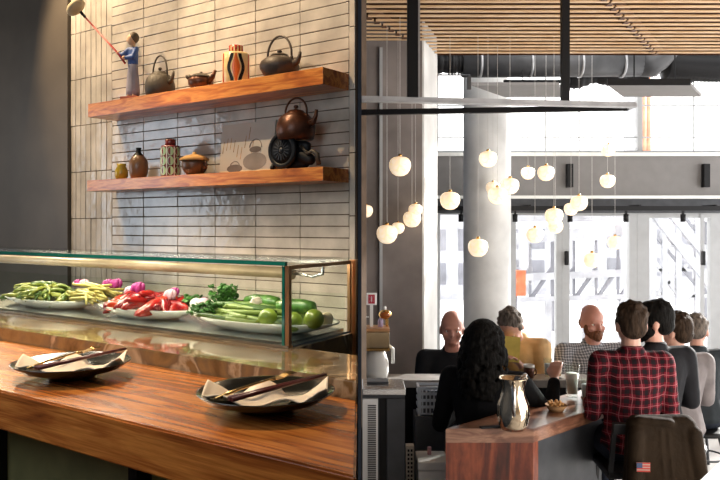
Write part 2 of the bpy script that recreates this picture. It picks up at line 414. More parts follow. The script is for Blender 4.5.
# outdoor ground and steelwork
struct('ground_outside', MB().bx(-12, 40, 10.3, 60, -0.6, -0.5), M('pale_paving', (0.7,0.7,0.7), 0.8))
m_truss = M('white_steelwork', (0.36, 0.37, 0.40), 0.6, var=0.15, vs=2)
m_truss2 = M('grey_steelwork', (0.16, 0.165, 0.19), 0.6, var=0.15, vs=2)
def outdoors():
    Y = 13.0
    def q(px, py, Y=Y): return P(px, py, Y)
    t = thing('steel_staircase', 'white steel outdoor staircase climbing beyond the right windows', 'staircase', (q(690,300).x, Y, -0.5))
    off = Vector(t.location)
    def add(name, segs, w, m):
        mb = MB()
        for a, b in segs: mb.bar(q(*a)-off, q(*b)-off, w)
        obj(name, mb, m, t)
    add('stringer', [((652,212),(722,300)), ((664,205),(735,292))], 0.14, m_truss)
    add('handrail', [((655,235),(700,290)), ((680,212),(730,270))], 0.05, m_truss2)
    for x in (653, 664, 678, 697, 713): add('post', [((x,212),(x,330))], 0.09, m_truss)
    add('brace', [((650,300),(690,262)), ((655,262),(680,300)), ((690,300),(720,262)), ((652,246),(720,246)), ((652,270),(722,270)), ((652,296),(722,296))], 0.05, m_truss)
    t = thing('steel_truss_bridge', 'pale steel truss bridge outside behind the middle windows', 'bridge', (q(600,300,15).x, 15, -0.5))
    off = Vector(t.location); Y2 = 15
    mb = MB(); mb.bar(P(505,278,Y2)-off, P(640,272,Y2)-off, 0.14); mb.bar(P(505,300,Y2)-off, P(640,296,Y2)-off, 0.1)
    mb.bar(P(505,240,Y2)-off, P(640,228,Y2)-off, 0.22); obj('chord', mb, m_truss, t)
    mb = MB()
    for i in range(6):
        x = 508+i*22; mb.bar(P(x,300,Y2)-off, P(x+22,268,Y2)-off, 0.07)
        mb.bar(P(x,240,Y2)-off, P(x,300,Y2)-off, 0.05)
    obj('diagonal', mb, m_truss2, t)
    for x in (512, 548, 585, 622): obj('post', MB().bar(P(x,300,Y2)-off, Vector((P(x,300,Y2).x, Y2, -0.5))-off, 0.12), m_truss, t)
    t = thing('canopy_roof', 'grey canopy roof outside above the truss bridge', 'roof', (P(600,230,17).x, 17, -0.5))
    off = Vector(t.location)
    obj('deck', MB().bx(-4.5, 6, -1.5, 1.5, 2.5, 2.75), m_truss, t)
    for x in (-4.2, -1, 2.4, 5.7): obj('post', MB().bx(x-.1, x+.1, -.1, .1, 0, 2.5), m_truss2, t)
    # distant building blocks, seen pale through the glass
    for i, (px, w_, h_, Yb, lab) in enumerate(((446,3.2,3.1,24,'low pale building outside behind the left window'), (536,2.6,4.0,26,'pale building outside between round column and first window post'), (668,5.0,2.5,28,'wide pale building outside beyond the steel staircase'))):
        x = P(px, 0, Yb).x
        b = thing('building', lab, 'building', (x, Yb, -0.5))
        obj('wall', MB().bx(-w_/2, w_/2, 0, 3, 0, h_), m_truss, b)
        mw = MB()
        for r in range(int(h_/1.1)):
            for c in range(int(w_/0.9)): mw.bx(-w_/2+0.2+c*0.9, -w_/2+0.7+c*0.9, -0.03, -0.001, 0.5+r*1.1, 1.2+r*1.1)
        tag(obj('window', mw, m_truss2, b), kind='stuff')
    s = thing('orange_sign_board', 'small round orange sign outside past the round column', 'sign', (P(516,283,12).x, 12, -0.5))
    obj('post', MB().tube([(0,0.04,0),(0,0.04,1.4)], 0.03), m_truss2, s)
    obj('board', MB().box((0, 0, P(516,283,12).z+0.5), (0.32, 0.04, 0.42), None, 0.015), M('orange_paint', (0.75,0.16,0.07), 0.6), s)
    m_or = M('salmon_steel', (0.60, 0.25, 0.15), 0.6)
    for px, lab in ((643.5,'left salmon coloured mast outside the upper windows'), (648.5,'right salmon coloured mast outside the upper windows')):
        tag(obj('mast', MB().tube([(0,0,0),(0,0,7)], 0.05), m_or, None, (P(px,0,14).x, 14, -0.5)), lab, 'mast')
    tag(obj('mast', MB().bx(-0.09,0.09,-0.09,0.09,0,6.0), m_truss, None, (P(630,0,14.0).x, 14.0, -0.5)), 'wide grey mast outside the upper windows', 'mast')
outdoors()

# ================================================================== LEFT ROOM THINGS
def lobj(name, mb, mats, x, y, z, label=None, cat=None, group=None, parent=None, **k):
    o = obj(name, mb, mats, parent, LW(x, y, z), RL, **k)
    return tag(o, label, cat, group)
def lthing(name, label, cat, x, y, z, rz=0, group=None): return thing(name, label, cat, LW(x, y, z), RL+rz, group)
Hc = -0.375
def clip_x(t, off=-0.006):  # x in left frame where the partition stands at depth t
    # world X = .8140x+.5809t = off
    return (off-0.5809*t)/0.8140
# wood counter
T0, T1 = 0.897, 1.295
poly = [(-4.2, T0), (clip_x(T0), T0), (clip_x(T1), T1), (-4.2, T1)]
ct = lthing('wooden_counter', 'thick polished reddish wood counter under the black plates', 'counter', 0, 0, 0)
ct.location = (0, 0, CZ)
obj('counter_slab', MB().prism(poly, Hc-0.09, Hc, 0.004), m_counter, ct)
obj('front_panel', MB().prism([(-4.2,1.13),(clip_x(1.13)-0.02,1.13),(clip_x(1.16)-0.02,1.16),(-4.2,1.16)], -1.49, Hc-0.092), m_green_panel, ct)
for x in (-2.62, -2.05, -1.42):  # black strips added to stand for dark vertical shadows on the panel
    obj('shadow_strip', MB().bx(x-0.015, x+0.015, 1.085, 1.128, -0.95, Hc-0.092), m_black, ct)
obj('kick_plate', MB().prism([(-4.2,0.93),(clip_x(0.93)-0.02,0.93),(clip_x(1.12)-0.02,1.12),(-4.2,1.12)], -1.49, -0.78), m_black, ct)
# stone ledge
TS = 1.529
poly = [(-4.2, T1+0.001), (clip_x(T1), T1+0.001), (clip_x(TS+0.03), TS+0.03), (-4.2, TS+0.03)]
lg = MB().prism(poly, -1.49, -0.335, 0.003)
poly2 = [(-4.2, TS+0.031), (-1.330, TS+0.031), (-1.371, 1.88), (-4.2, 1.88)]
sl = lobj('stone_ledge', lg, m_stone, 0, 0, 0, 'polished brown veined stone ledge in front of the glass case', 'ledge'); sl.location = (0,0,CZ)
rb = lobj('case_base_cabinet', MB().prism(poly2, -1.49, -0.337), m_stone, 0, 0, 0, 'stone topped cabinet carrying the glass display case', 'cabinet'); rb.location = (0,0,CZ)
wc = lobj('work_cabinet', MB().prism([(-1.325, TS+0.031), (clip_x(TS+0.031), TS+0.031), (clip_x(1.86), 1.86), (-1.363, 1.86)], -1.49, -0.43), m_darkbrown, 0, 0, 0, 'dark brown cabinet beside the right end of the glass case', 'cabinet'); wc.location = (0,0,CZ)
# glass case
XL = -4.0; ZB = -0.333; ZG = -0.108
def xs(t): return -1.330-0.041*(t-TS)/0.34          # the slightly splayed right end of the case
def sl_(t0, t1, a, b): return [(xs(t0)+a, t0), (xs(t0)+b, t0), (xs(t1)+b, t1), (xs(t1)+a, t1)]
def run(t0, t1): return [(XL, t0), (xs(t0)-0.014, t0), (xs(t1)-0.014, t1), (XL, t1)]
gc = lthing('glass_display_case', 'long refrigerated glass case holding platters of vegetables', 'display case', 0, 0, 0); gc.location = (0,0,CZ)
obj('front_glass', MB().prism(run(TS, TS+0.006), ZB, ZG-0.001), m_glass, gc)
obj('side_glass', MB().prism(sl_(TS+0.014, 1.862, -0.006, 0), ZB+0.008, ZG-0.012), m_glass, gc)
tg = obj('top_glass', MB().prism([(XL, TS+0.004), (xs(TS), TS+0.004), (xs(1.876), 1.876), (XL, 1.876)], ZG, ZG+0.010), m_glass, gc)
obj('glass_edge', MB().bx(XL, xs(TS)-0.008, TS-0.006, TS+0.0035, ZG-0.001, ZG+0.0105), m_edge, tg)
obj('rear_glass', MB().bx(XL, xs(1.87)-0.02, 1.862, 1.868, ZB, ZB+0.12), m_glass, gc)
obj('corner_post', MB().prism(sl_(TS, TS+0.013, -0.013, 0.001), ZB, ZG-0.001), m_bronze, gc)
obj('corner_post', MB().prism(sl_(1.866, 1.876, -0.010, 0.0), ZB, ZG-0.001), m_bronze, gc)
obj('glass_edge', MB().prism(sl_(TS-0.001, TS+0.006, -0.024, -0.0145), ZB+0.006, ZG-0.002), m_edge, gc)
obj('rear_glint_bar', MB().bx(XL, xs(1.87)-0.012, 1.869, 1.878, ZG-0.012, ZG-0.001), m_steel, gc)  # steel bar added to catch a bright line along the rear top glass
obj('side_rail', MB().prism(sl_(TS+0.013, 1.866, -0.008, 0.002), ZG-0.011, ZG-0.0005), m_bronze, gc)
obj('bottom_rail', MB().bx(XL, xs(TS), TS-0.004, TS-0.0005, ZB, ZB+0.006), m_steel, gc)
obj('bottom_rail', MB().prism(sl_(TS+0.014, 1.862, 0.0005, 0.004), ZB, ZB+0.006), m_steel, gc)
obj('case_floor', MB().prism([(XL, TS+0.01), (xs(TS)-0.02, TS+0.01), (xs(1.858)-0.02, 1.858), (XL, 1.858)], ZB, ZB+0.012), m_steel, gc)
m_pipe = M('cooling_pipe', (0.42, 0.31, 0.20), 0.35, 0.2); XR = -1.365
obj('cooling_pipe', MB().tube([(XL, 1.80, -0.150), (XR-0.20, 1.80, -0.150)], 0.018, 16).tube([(XR-0.20,1.80,-0.150), (XR-0.185,1.80,-0.150)], 0.022, 16), m_pipe, gc)
obj('pipe_bracket', MB().tube([(XR-0.185,1.80,-0.150), (XR-0.10,1.80,-0.158), (XR-0.07,1.81,-0.150), (XR-0.07,1.815,ZG-0.002)], 0.005, 8), m_steel, gc)
xp0 = lx(350.3, 1.89); xp1 = lx(357.2, 1.89)
lobj('bronze_panel', MB().bx(0, xp1-xp0, 0, 0.02, -1.0, ZG+0.002), m_bronze, xp0, 1.885, 0, 'upright bronze panel at the right end of the glass case', 'panel')

# platters and vegetables
def platter(pxc, w, tz, label):
    x = lx(pxc, tz)
    p = MB().lathe([(0,0),(0.55,0),(0.62,0.012),(0.80,0.06),(1.0,0.13),(1.0,0.145),(0.95,0.135),(0.75,0.075),(0.55,0.035),(0,0.03)], (0,0,0), 48, 1, 0.50)
    o = lobj('oval_platter', p, m_platter, x, tz, ZB+0.013, label, 'platter', 'white oval platters in the glass case')
    o.scale = (w/2, min(w/2, 0.272), 0.27)
    return x
TP = 1.692
platter(54, 0.545, TP, 'left white oval platter heaped with green beans')
platter(148, 0.475, TP, 'middle white oval platter of red peppers')
platter(263, 0.560, TP, 'right white oval platter of asparagus and limes')
def col(c, r=0.4, **k): return M('veg_%d' % random.randint(0, 99999), c, r, **k)
m_bean = [col((0.13,0.17,0.02)), col((0.24,0.25,0.04)), col((0.05,0.095,0.012))]
m_yel = col((0.36,0.30,0.07)); m_red = [col((0.34,0.012,0.010), 0.2), col((0.46,0.035,0.012), 0.2), col((0.22,0.008,0.012),0.2)]
m_asp = [col((0.045,0.10,0.015)), col((0.10,0.17,0.025)), col((0.17,0.23,0.05))]
m_lime = col((0.22,0.31,0.035), 0.3, bs=80, bst=0.1); m_pur = col((0.36,0.03,0.20), 0.5); m_pink = col((0.68,0.42,0.50),0.5)
m_leaf = col((0.03,0.12,0.010), 0.5); m_zuc = col((0.05,0.13,0.02), 0.3, vs=40, var=0.3); m_radw = col((0.72,0.70,0.62),0.4)
zf = ZB+0.0
def rep(src, n, cx_, cy_, cz_, rx, ry, hz, yaw=(0, 6.28), tilt=0.25, mats=None):
    """lay n copies of src over an oval heap; the first spot moves src itself"""
    me_by = None
    if mats:
        me_by = []
        for m in mats:
            me = src.data.copy(); me.materials[0] = m; me_by.append(me)
    for i in range(n):
        a = random.uniform(0, 6.28); r = math.sqrt(random.random())
        x = cx_+rx*r*math.cos(a); y = cy_+ry*r*math.sin(a); z = cz_+hz*(1-r*r)*random.uniform(0.55, 1.0)
        rot = (random.uniform(-tilt, tilt), random.uniform(-tilt, tilt), RL+random.uniform(*yaw))
        o = src if i == 0 else src.copy()
        if i: C.objects.link(o)
        o.location = LW(x, y, z); o.rotation_euler = rot
        if me_by: o.data = random.choice(me_by)
# beans
x1 = lx(50, TP); zp = ZB+0.045
b = MB().tube([(-0.05,0,-0.003),(-0.025,0.006,0.002),(0,0.009,0.004),(0.025,0.006,0.002),(0.05,-0.002,-0.004)], [0.0015,0.0048,0.0052,0.0048,0.0015], 8)
o = tag(obj('green_bean', b, m_bean[0]), 'green bean heaped on the left white platter', 'bean', 'green beans on the left platter')
o.scale = (1.15,1.5,1.5)
rep(o, 150, x1-0.01, TP-0.015, zp, 0.200, 0.095, 0.060, (-1.1, 1.1), 0.35, m_bean)
b = MB().tube([(-0.075,0,0),(0,0.004,0.004),(0.075,0,-0.002)], [0.004,0.0045,0.003], 8)
o = tag(obj('yellow_wax_bean', b, m_yel), 'long pale yellow bean between the beans and the peppers', 'bean', 'yellow beans at the right end of the left platter')
o.scale = (1.1,1.4,1.4)
rep(o, 34, lx(97,TP), TP-0.005, zp+0.012, 0.065, 0.07, 0.05, (-0.5, 0.4), 0.25)
for i in range(0): pass
# purple flowers
def blossom(px, dy, z, s, m, label, nm='purple_blossom'):
    mb = MB()
    for k in range(9):
        a = k*2.4; rr = 0.006+0.010*(k/9)
        mb.ell((rr*math.cos(a)*0.8, rr*math.sin(a)*0.8, 0.014-0.004*(k/9)), (0.008, 0.008, 0.015), (0.5*math.sin(a), 0.4*math.cos(a), a), 10)
    t = TP+dy; o = obj(nm, mb, m, None, LW(lx(px, t), t, z+0.012), RL); o.scale = (s, s, s); tag(o, label, 'flower')
blossom(78, 0.03, zp+0.040, 1.0, m_pur, 'dark purple blossom on the left end of the beans')
blossom(84, 0.03, zp+0.042, 1.0, m_pink, 'pale pink blossom lying on the green beans')
blossom(108, 0.06, zp+0.040, 1.2, m_pur, 'purple blossom nearest the yellow beans')
blossom(116, 0.05, zp+0.042, 1.3, m_pur, 'tall violet blossom behind the yellow beans')
blossom(138, 0.02, zp+0.036, 1.4, m_pur, 'bright violet blossom above the middle of the red peppers')
blossom(130, 0.03, zp+0.026, 1.1, m_pink, 'pink blossom left of the bright violet one')
blossom(170, 0.0, zp+0.026, 1.2, m_pink, 'pink and white blossom at the right of the red peppers')
blossom(174, 0.02, zp+0.036, 1.0, m_pur, 'small violet blossom at the right of the red peppers')
# red peppers
x2 = lx(150, TP)
b = MB().tube([(-0.04,0,0.0),(-0.033,0,0.002),(-0.015,0.003,0.004),(0.01,0.002,0.002),(0.03,-0.003,-0.002),(0.043,-0.006,-0.003)], [0.004,0.012,0.0145,0.012,0.008,0.002], 10)
o = tag(obj('red_pepper', b, m_red[0]), 'glossy red pepper piled on the middle platter', 'pepper', 'red peppers on the middle platter')
o.scale = (1.5,1.4,1.4)
rep(o, 40, x2, TP-0.015, zp+0.002, 0.165, 0.085, 0.042, (-1.5, 0.1), 0.4, m_red)
# turnips / radishes behind
def veg(name, mb, m, px, dy, z, label, cat, rot=(0,0,0), sc_=1):
    t = TP+dy; o = obj(name, mb, m, None, LW(lx(px, t), t, z)); o.rotation_euler = (rot[0], rot[1], RL+rot[2]); o.scale = (sc_,)*3
    return tag(o, label, cat)
def radish():
    t = MB().lathe([(0,-0.022),(0.004,-0.02),(0.013,-0.01),(0.017,0),(0.014,0.010),(0.004,0.014),(0,0.014)], n=16); return t
for px, dz_, lab in ((196,0.022,'white radish at the left rim of the right platter'), (204,0.026,'pink topped radish beside the parsley'), (212,0.02,'white radish tucked under the parsley')):
    veg('radish', radish(), m_radw if 'white' in lab else m_pink, px, 0.03, zp+dz_, lab, 'radish', (1.2, 0.3, 0.4), 1.3)
# asparagus
def stalk():
    t = MB().tube([(-0.09,0,0),(0.03,0,0.002),(0.06,0,0.002),(0.078,0,0.0015),(0.088,0,0)], [0.0052,0.0050,0.0062,0.0050,0.001], 8)
    for k in range(7): t.ell((0.038+0.006*k, 0.004*math.cos(k*2.2), 0.002+0.004*math.sin(k*2.2)), (0.006, 0.0022, 0.0022), None, 6)
    return t
x3 = lx(262, TP)
o = tag(obj('asparagus_stalk', stalk(), m_asp[0]), 'green asparagus stalk bundled on the right platter', 'asparagus', 'asparagus on the right platter')
o.scale = (1.35,1.6,1.6)
rep(o, 46, x3-0.03, TP-0.01, zp+0.0, 0.115, 0.085, 0.045, (2.95, 3.35), 0.08, m_asp)
for px, dy, dz_, lab in ((268,-0.085,0.018,'lime half facing out at the middle of the right platter'), (314,-0.05,0.022,'large lime at the right end of the right platter'), (293,-0.07,0.012,'small lime between the two larger ones')):
    mb = MB().lathe([(0,-0.031),(0.012,-0.026),(0.023,-0.014),(0.026,0),(0.023,0.014),(0.012,0.026),(0,0.033)], n=20)
    veg('lime', mb, m_lime, px, dy, zp+dz_, lab, 'lime', (1.3, 0.3, 0.8), 1.12)
for px, dy, dz_, lab, yw in ((296,0.02,0.034,'speckled green zucchini lying behind the limes',0.1), (262,0.05,0.036,'dark zucchini at the back of the asparagus',0.05)):
    veg('zucchini', MB().tube([(-0.07,0,0),(-0.064,0,0),(-0.03,0,0.003),(0.03,0,0.003),(0.062,0,0),(0.07,0,0)], [0.005,0.017,0.022,0.023,0.020,0.008], 14), m_zuc, px, dy, zp+dz_+0.008, lab, 'zucchini', (0,0,yw))
veg('garlic_bulb', MB().lathe([(0,-0.018),(0.018,-0.014),(0.022,0),(0.012,0.014),(0.003,0.028),(0,0.03)], n=14), M('garlic', (0.72,0.60,0.52), 0.5), 256, 0.02, zp+0.045, 'pale garlic bulb resting on the asparagus', 'garlic', (0.9,0.5,0))
veg('garlic_bulb', MB().lathe([(0,-0.018),(0.018,-0.014),(0.022,0),(0.012,0.014),(0.003,0.028),(0,0.03)], n=14), M('garlic2', (0.78,0.68,0.45), 0.5), 326, 0.0, zp+0.018, 'cream garlic bulb at the far right rim of the right platter', 'garlic', (0.9,0.5,0))
def herb(n, r, h):
    mb = MB()
    for k in range(n):
        a = random.uniform(0, 6.28); q = r*math.sqrt(random.random()); z = h*random.uniform(0.3, 1)
        c = Vector((q*math.cos(a), q*math.sin(a), z))
        mb.tube([(0,0,0), c*0.6, c], 0.0008, 4)
        for j in range(3):
            mb.ell(c+Vector((random.uniform(-.006,.006), random.uniform(-.006,.006), random.uniform(-.003,.003))), (0.008, 0.006, 0.0014), (random.uniform(-.8,.8), random.uniform(-.8,.8), random.uniform(0,3)), 8)
    return mb
veg('parsley_bunch', herb(90, 0.045, 0.085), m_leaf, 224, 0.02, zp+0.01, 'leafy parsley bunch standing up at the left of the right platter', 'herb')
veg('parsley_bunch', herb(90, 0.055, 0.045), m_leaf, 207, -0.05, zp+0.0, 'low leafy greens at the front left of the right platter', 'herb')
veg('parsley_bunch', herb(40, 0.035, 0.04), m_leaf, 190, 0.04, zp+0.01, 'small sprig of greens behind the red peppers', 'herb')

# plates with napkin, fork and chopsticks
def setting(px, t, side, nyaw, cyaw, fyaw, coff, foff):
    x = lx(px, t)
    mb = MB().lathe([(0,0),(0.055,0),(0.058,0.006),(0.075,0.011),(0.115,0.022),(0.139,0.038),(0.1405,0.041),(0.137,0.0405),(0.112,0.027),(0.07,0.015),(0.03,0.011),(0,0.011)], n=56)
    lobj('black_plate', mb, m_blackplate, x, t, Hc+0.0005, '%s round black plate holding a folded napkin' % side, 'plate', 'black plates on the wooden counter')
    # napkin: a folded cloth fanned across the bowl of the plate
    base = LW(x, t, Hc)
    def bowl(r):
        pr = [(0,0.011),(0.075,0.014),(0.115,0.026),(0.139,0.041),(0.2,0.050)]
        for (r0,z0),(r1,z1) in zip(pr, pr[1:]):
            if r <= r1: return z0+(z1-z0)*(r-r0)/(r1-r0)
        return 0.05
    bm = bmesh.new(); nx, ny = 64, 36; g = []
    for i in range(nx+1):
        row = []
        for j in range(ny+1):
            u = i/nx*2-1; v = j/ny*2-1
            xx = u*0.126
            top = 0.030+0.060*max(0, 1-abs(u+0.12)*2.6)+0.020*max(0, u-0.3)
            bot = -0.038-0.018*max(0, u)+0.010*math.sin(u*5)
            yy = bot+(top-bot)*(v+1)/2
            r = math.hypot(xx, yy); wq = -0.64*xx+0.77*yy          # across the folds
            fold = 0.015*abs(math.sin(wq*44+0.6))*(0.5+0.5*abs(u))+0.003*math.sin(xx*50+yy*30)
            pk = 0.026*math.exp(-((xx+0.012)**2/0.0011+(yy-0.045)**2/0.0012))
            row.append(bm.verts.new((xx, yy, bowl(r)+0.002+fold+pk)))
        g.append(row)
    for i in range(nx):
        for j in range(ny):
            f = bm.faces.new((g[i][j], g[i+1][j], g[i+1][j+1], g[i][j+1])); f.smooth = True
    n = obj('napkin', bm, m_napkin, None, base, nyaw)
    s = n.modifiers.new('s', 'SOLIDIFY'); s.thickness = 0.003; s.offset = 1
    tag(n, 'folded cream linen napkin on the %s black plate' % side, 'napkin', 'cream napkins')
    def vec(name, lab, cat, grp, c, d):
        d = Vector(d); o = thing(name, lab, cat, base+Vector(c), 0, grp)
        o.rotation_euler = (0, -math.asin(d.normalized().z), math.atan2(d.y, d.x)+nyaw); return o
    cs = vec('chopsticks_pair', 'dark red lacquered chopsticks lying across the %s napkin' % side, 'chopsticks', 'pairs of chopsticks', (0.030, -0.008, 0.050), (0.184, 0.15, 0.020))
    for s_ in (-1, 1):
        obj('chopstick', MB().tube([(-0.115, s_*0.0062, 0), (0.115, s_*0.0030, 0.0)], [0.0052, 0.0026], 8), m_chop, cs)
    fk = vec('fork', 'thin gold fork lying on the %s napkin' % side, 'fork', 'gold forks', (-0.022, 0.006, 0.050), (0.157, 0.105, 0.030))
    obj('handle', MB().tube([(-0.09,0,-0.004),(-0.04,0,0.001),(0.03,0,0.002),(0.045,0,0.0)], [0.0040,0.0030,0.0024,0.004], 8), m_gold, fk)
    obj('fork_head', MB().box((0.052,0,0.0), (0.016,0.022,0.002), None, 0.0008), m_gold, fk)
    for k in (-1.5,-0.5,0.5,1.5): obj('tine', MB().tube([(0.059,k*0.0062,0.0),(0.078,k*0.0062,0.003),(0.092,k*0.0058,0.002)], [0.0016,0.0015,0.0008], 6), m_gold, fk)
setting(266, 1.118, 'right', 0.0, 0.95, 1.05, (0.03, -0.012), (-0.02, 0.03))
setting(72, 1.077, 'left', 0.12, 0.95, 1.05, (0.02, 0.0), (-0.05, 0.0))

# shelves
def shelf(name, z, th, pl, pr, label):
    tf = 3.30; x0 = lx(pl, tf); x1 = lx(pr, tf)
    t = lobj(name, MB().bx(x0-x0, x1-x0, 0, TW-0.014-tf, -th, 0, 0.002), m_shelf, x0, tf, z, label, 'shelf', 'floating wooden shelves')
    return t
ZU, ZL = 0.905, 0.338
shelf('wall_shelf', ZU, 0.098, 88, 323, 'upper thick wooden shelf with the figurine and kettles')
shelf('wall_shelf', ZL, 0.080, 87, 323, 'lower wooden shelf with the painting and the jug')
def sx(px, t=3.40): return lx(px, t)
def at(px, z, t=3.40): return LW(lx(px, t), t, z+0.0005)
def ppm(px, t=3.40): return lY(lx(px, t), t)/F     # metres per photo pixel there
def kettle(name, label, px, z, w, h, m, t=3.40, handle_h=None, spout=1, rz=0, mh=None, fat=False):
    """w body width, h body height, handle over the top"""
    k = thing(name, label, 'kettle', at(px, z, t), RL+rz)
    r = w/2
    if fat: prof = [(0,0),(r*.62,0),(r*.80,h*.12),(r*.98,h*.38),(r,h*.5),(r*.93,h*.68),(r*.70,h*.84),(r*.42,h*.93),(r*.40,h*.96),(0,h*.96)]
    else: prof = [(0,0),(r*.80,0),(r*.92,h*.06),(r*1.0,h*.30),(r*.98,h*.50),(r*.86,h*.74),(r*.66,h*.88),(r*.50,h*.92),(r*.50,h*.95),(0,h*.95)]
    obj('kettle_body', MB().lathe(prof, n=32), m, k)
    ld = obj('lid', MB().lathe([(r*.47,h*.955),(r*.40,h*1.02),(r*.12,h*1.06),(r*.06,h*1.10)], n=24).lathe([(0,h*1.09),(r*.06,h*1.09),(r*.14,h*1.14),(r*.10,h*1.2),(0,h*1.22)], n=14), m, k)
    hh = handle_h or h*0.9; hw = r*0.72 if not fat else r*0.80
    arc = [(-hw, 0, h*.80)] + [(-hw*math.cos(a)*1.0, 0, h*.95+hh*math.sin(a)) for a in [PI*i/14 for i in range(1, 14)]] + [(hw, 0, h*.80)]
    obj('handle', MB().tube(arc, w*0.028, 8), mh or m, k)
    for s_ in (-1, 1): obj('handle_lug', MB().ell((s_*hw, 0, h*.80), (w*.04, w*.05, w*.06), None, 10), m, k)
    obj('spout', MB().tube([(spout*r*.80,0,h*.50),(spout*r*1.15,0,h*.58),(spout*r*1.30,0,h*.78),(spout*r*1.34,0,h*.98)], [w*.10,w*.075,w*.05,w*.042], 12), m, k)
    return k
q = ppm(160)
kettle('iron_kettle', 'tall dark iron kettle beside the figurine on the upper shelf', 160, ZU, 30*q, 24*q, m_iron, handle_h=18*q)
q = ppm(278)
kettle('iron_kettle', 'squat brown iron kettle at the right end of the upper shelf', 279.5, ZU, 40*q, 23*q, m_iron2, handle_h=20*q, fat=True)
# small side handled teapot
q = ppm(202)
tp = thing('clay_teapot', 'small brown clay teapot with side handle on the upper shelf', 'teapot', at(201, ZU), RL)
r = 12.5*q
obj('teapot_body', MB().lathe([(0,0),(r*.7,0),(r,r*.45),(r*1.02,r*.8),(r*.8,r*1.1),(r*.5,r*1.15),(0,r*1.15)], n=24), m_copper, tp)
obj('lid', MB().lathe([(r*.98,r*1.0),(r*.6,r*1.24),(r*.1,r*1.32),(r*.14,r*1.45),(0,r*1.5)], n=20), m_iron, tp)
obj('spout', MB().tube([(r*.8,0,r*.5),(r*1.3,0,r*.9),(r*1.65,0,r*1.4)], [r*.3,r*.2,r*.12], 10), m_copper, tp)
obj('side_handle', MB().tube([(-r*.8,0,r*.8),(-r*1.3,-r*.1,r*1.25),(-r*1.5,-r*.1,r*1.2)], [r*.16,r*.16,r*.2], 10), m_iron, tp)
# patterned canister
q = ppm(236)
cn = thing('patterned_canister', 'cream canister with black and orange wavy stripes on the upper shelf', 'canister', at(236, ZU), RL+0.78)
m_cream = M('cream_glaze', (0.72,0.52,0.24), 0.25); m_ora = M('orange_glaze', (0.70,0.14,0.02), 0.25); m_rd = M('red_glaze', (0.38,0.02,0.01), 0.25)
W_, H_ = 13.5*q, 31*q
obj('canister_body', MB().lathe([(0,0),(W_*.95,0),(W_,H_*.03),(W_,H_*.95),(W_*.9,H_),(0,H_)], n=36), m_cream, cn)
obj('neck', MB().lathe([(0,H_),(W_*.52,H_),(W_*.52,H_*1.24),(W_*.4,H_*1.26),(0,H_*1.26)], n=28), m_rd, cn)
def wavy(mb, a0, amp, wid, rad, z0, z1, n=28, ph=0):
    pr = None
    for i in range(n+1):
        f_ = i/n; z = z0+(z1-z0)*f_; s_ = a0+amp*math.cos(2*PI*f_+ph); ww = wid
        pts = []
        for k in range(4):
            a = s_-ww+2*ww*k/3; pts.append(mb.bm.verts.new((rad*math.sin(a), -rad*math.cos(a), z)))
        if pr:
            for k in range(3): mb.bm.faces.new((pr[k], pr[k+1], pts[k+1], pts[k])).material_index = mb.mi
        pr = pts
for a0, sgn in ((-0.42, 1), (0.42, -1)):
    for off in (0, PI):
        obj('stripe', (lambda mb: (wavy(mb, a0+off, sgn*0.13, 0.13, W_*1.006, H_*.05, H_*.93), mb)[1])(MB()), m_black, cn)
mo = MB(); 
for k in range(2):
    a0 = k*PI
    pr = None
    for i in range(29):
        f_ = i/28; z = H_*(.05+.88*f_); ww = 0.19-0.11*math.cos(2*PI*f_); pts = []
        for j in range(5):
            a = a0-ww+2*ww*j/4; pts.append(mo.bm.verts.new((W_*1.008*math.sin(a), -W_*1.008*math.cos(a), z)))
        if pr:
            for j in range(4): mo.bm.faces.new((pr[j], pr[j+1], pts[j+1], pts[j]))
        pr = pts
obj('centre_stripe', mo, m_ora, cn)
for off in (-1.15, 1.15):
    obj('edge_stripe', (lambda mb: (wavy(mb, off, 0.03, 0.09, W_*1.007, H_*.03, H_*.95), mb)[1])(MB()), m_rd, cn)
nk = MB()
for k in range(4):
    a = -0.75+k*0.5; 
    for s_ in (0,): wavy(nk, a, 0, 0.10, W_*.525, H_*1.01, H_*1.22, 2)
obj('neck_stripe', nk, m_cream, cn)
# figurine
q = ppm(131, 3.39)
fg = thing('robed_figurine', 'small figurine in blue jacket raising a long red pole', 'figurine', at(133, ZU, 3.39), RL+0.25); q *= 1.2
m_blue = M('blue_glaze', (0.045,0.11,0.33), 0.5); m_grey = M('lilac_grey_cloth', (0.30,0.28,0.33), 0.7)
m_skin0 = M('painted_skin', (0.62,0.38,0.22), 0.5); m_hair0 = M('painted_hair', (0.10,0.07,0.04), 0.6)
obj('plinth', MB().box((0,0,1.4*q), (17*q,12*q,2.8*q), None, 0.003), M('plinth_red', (0.25,0.05,0.02), 0.5), fg)
rb_ = MB().lathe([(0,4*q),(5.6*q,4*q),(5.9*q,8*q),(5.2*q,18*q),(4.4*q,26*q),(4.0*q,31*q),(0,31*q)], n=28, sy=0.75)
for v in rb_.bm.verts:
    a = math.atan2(v.co.y, v.co.x); s_ = 1+0.07*math.sin(a*9)*(1 if v.co.z < 22*q else 0.3); v.co.x *= s_; v.co.y *= s_
obj('robe', rb_, m_grey, fg)
ft = MB().ell((-2.3*q,-2*q,3.6*q), (1.6*q,2.6*q,1.1*q)).ell((2.6*q,-1.5*q,3.6*q), (1.6*q,2.6*q,1.1*q)); obj('feet', ft, m_skin0, fg)
jk = MB(); jk.hull([((0,0,30*q),(4.6*q,3.4*q,2*q)), ((0,0,42*q),(5.2*q,3.2*q,2.4*q))]); 
jk.hull([((-3.5*q,-1*q,42*q),2.3*q), ((-8*q,-3*q,37.5*q),1.9*q)]); jk.hull([((-8*q,-3*q,37.5*q),1.9*q), ((-11*q,-3.5*q,39*q),1.6*q)])
